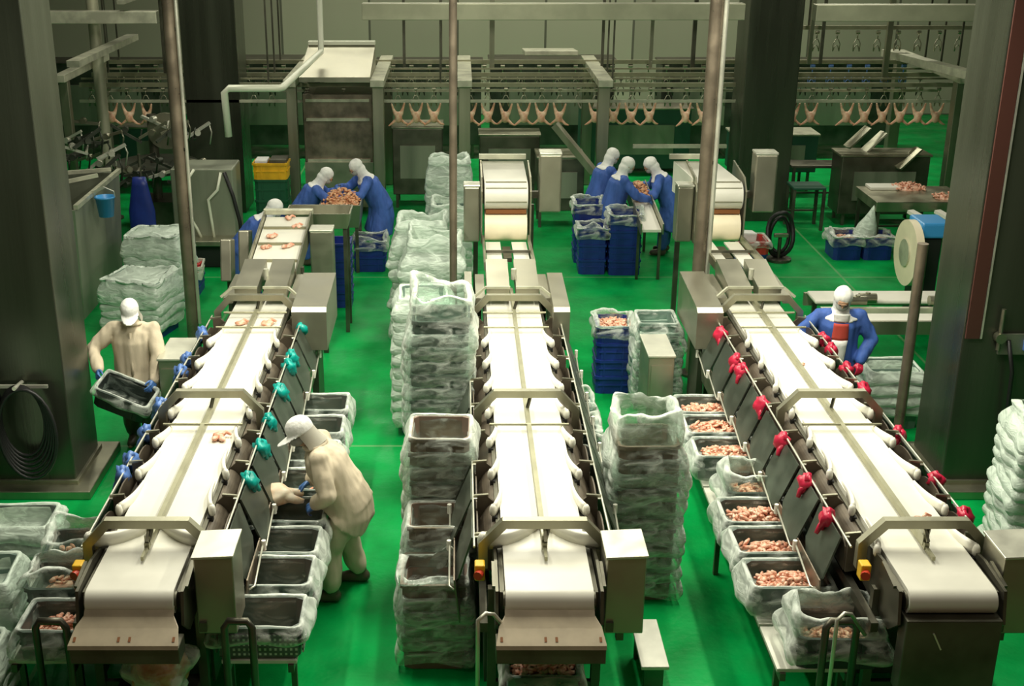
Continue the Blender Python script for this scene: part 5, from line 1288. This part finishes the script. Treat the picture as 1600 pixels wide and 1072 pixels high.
# chicken pieces on the belts
def scrap(label, x, y, z, k, sc_=1.):
    mb = MB(); r = random.Random(k)
    for i in range(4): mb.ball((r.uniform(-.03,.03), r.uniform(-.03,.03), .012+.008*r.random()), (.03, .02, .016), 0, 8, 6, (0,0,r.uniform(0,3)), .4, i)
    mb.tube([(0,0,.015), (.03,.03,.03), (.06,.02,.02)], [.014,.012,.008], 6)
    o = mb.build('chicken_piece', M['meat'], None, (x, y, z)); o.scale = (sc_,)*3; tag(o, label, 'chicken piece')
scrap('pink chicken piece on the left belt beside the middle arch', XL+.17, 9.35, ZB, 1, 1.4)
scrap('chicken piece at the far end of the left belt, left lane', XL-.13, 12.15, ZB, 2, 1.5)
scrap('chicken piece at the far end of the left belt, right lane', XL+.15, 12.15, ZB, 3, 1.6)
scrap('single chicken piece on the right belt near the front arch', XR+.13, 7.95, ZB, 4, 1.2)
scrap('small chicken piece by the divider in the middle of the right belt', XR+.05, 11.0, ZB, 5, .7)
for k, (dx, t) in enumerate(((-.13, .62), (.02, .95), (.14, .8), (.1, .45), (-.16, .42))):
    scrap(f'dark red scrap on the inclined feeder, {NTH[k]} as counted from its {"middle" if k == 0 else "top"}' if False else ('red scrap left of centre on the inclined feeder', 'dark scrap at the top of the inclined feeder', 'red scrap right of centre on the inclined feeder', 'reddish scrap at the right low on the inclined feeder', 'small scrap at the left low on the inclined feeder')[k], XL+dx, 13.55+1.65*t, 1.405+.26*t, 20+k, 1.3)

# ------------------------------------------------------------------ light, camera
def area(name, loc, size, energy, color=(1,.97,.80), rot=(0,0,0)):
    l = bpy.data.lights.new(name, 'AREA'); l.shape = 'RECTANGLE'; l.size, l.size_y = size; l.energy = energy; l.color = color
    o = bpy.data.objects.new(name, l); col.objects.link(o); o.location = loc; o.rotation_euler = rot; return o
for x in (XL, XC, XR):
    area('belt_lamp', (x, 10.7, 5.35), (.2, 5.0), 260)
area('front_fill', (.6, 5.0, 5.75), (7, .25), 66, (1,.90,.72))  # warm fill added on the camera side for rollers, lips and front faces
for x in (-5, 0.5, 6):
    area('hall_lamp', (x, 18.5, 6.2), (.3, 4.0), 115)
area('rear_lamp', (-1, 26, 6.5), (8, .4), 360); area('rear_lamp', (7, 26, 6.5), (5, .4), 290)
w = bpy.data.worlds.new('World'); sc.world = w; w.use_nodes = True
w.node_tree.nodes['Background'].inputs[0].default_value = (.6,.65,.5,1); w.node_tree.nodes['Background'].inputs[1].default_value = .012
cam = bpy.data.cameras.new('Camera'); co = bpy.data.objects.new('Camera', cam); col.objects.link(co)
co.location = (0,0,5.6); co.rotation_euler = (R(90-20.3),0,0)
cam.sensor_width = 36; cam.lens = 1950/1600*36; cam.shift_x = 85/1600; cam.clip_end = 100
sc.camera = co
sc.view_settings.view_transform = 'Standard'; sc.view_settings.look = 'None'; sc.view_settings.gamma = 1; sc.view_settings.exposure = 0
sc.view_settings.use_curve_mapping = False
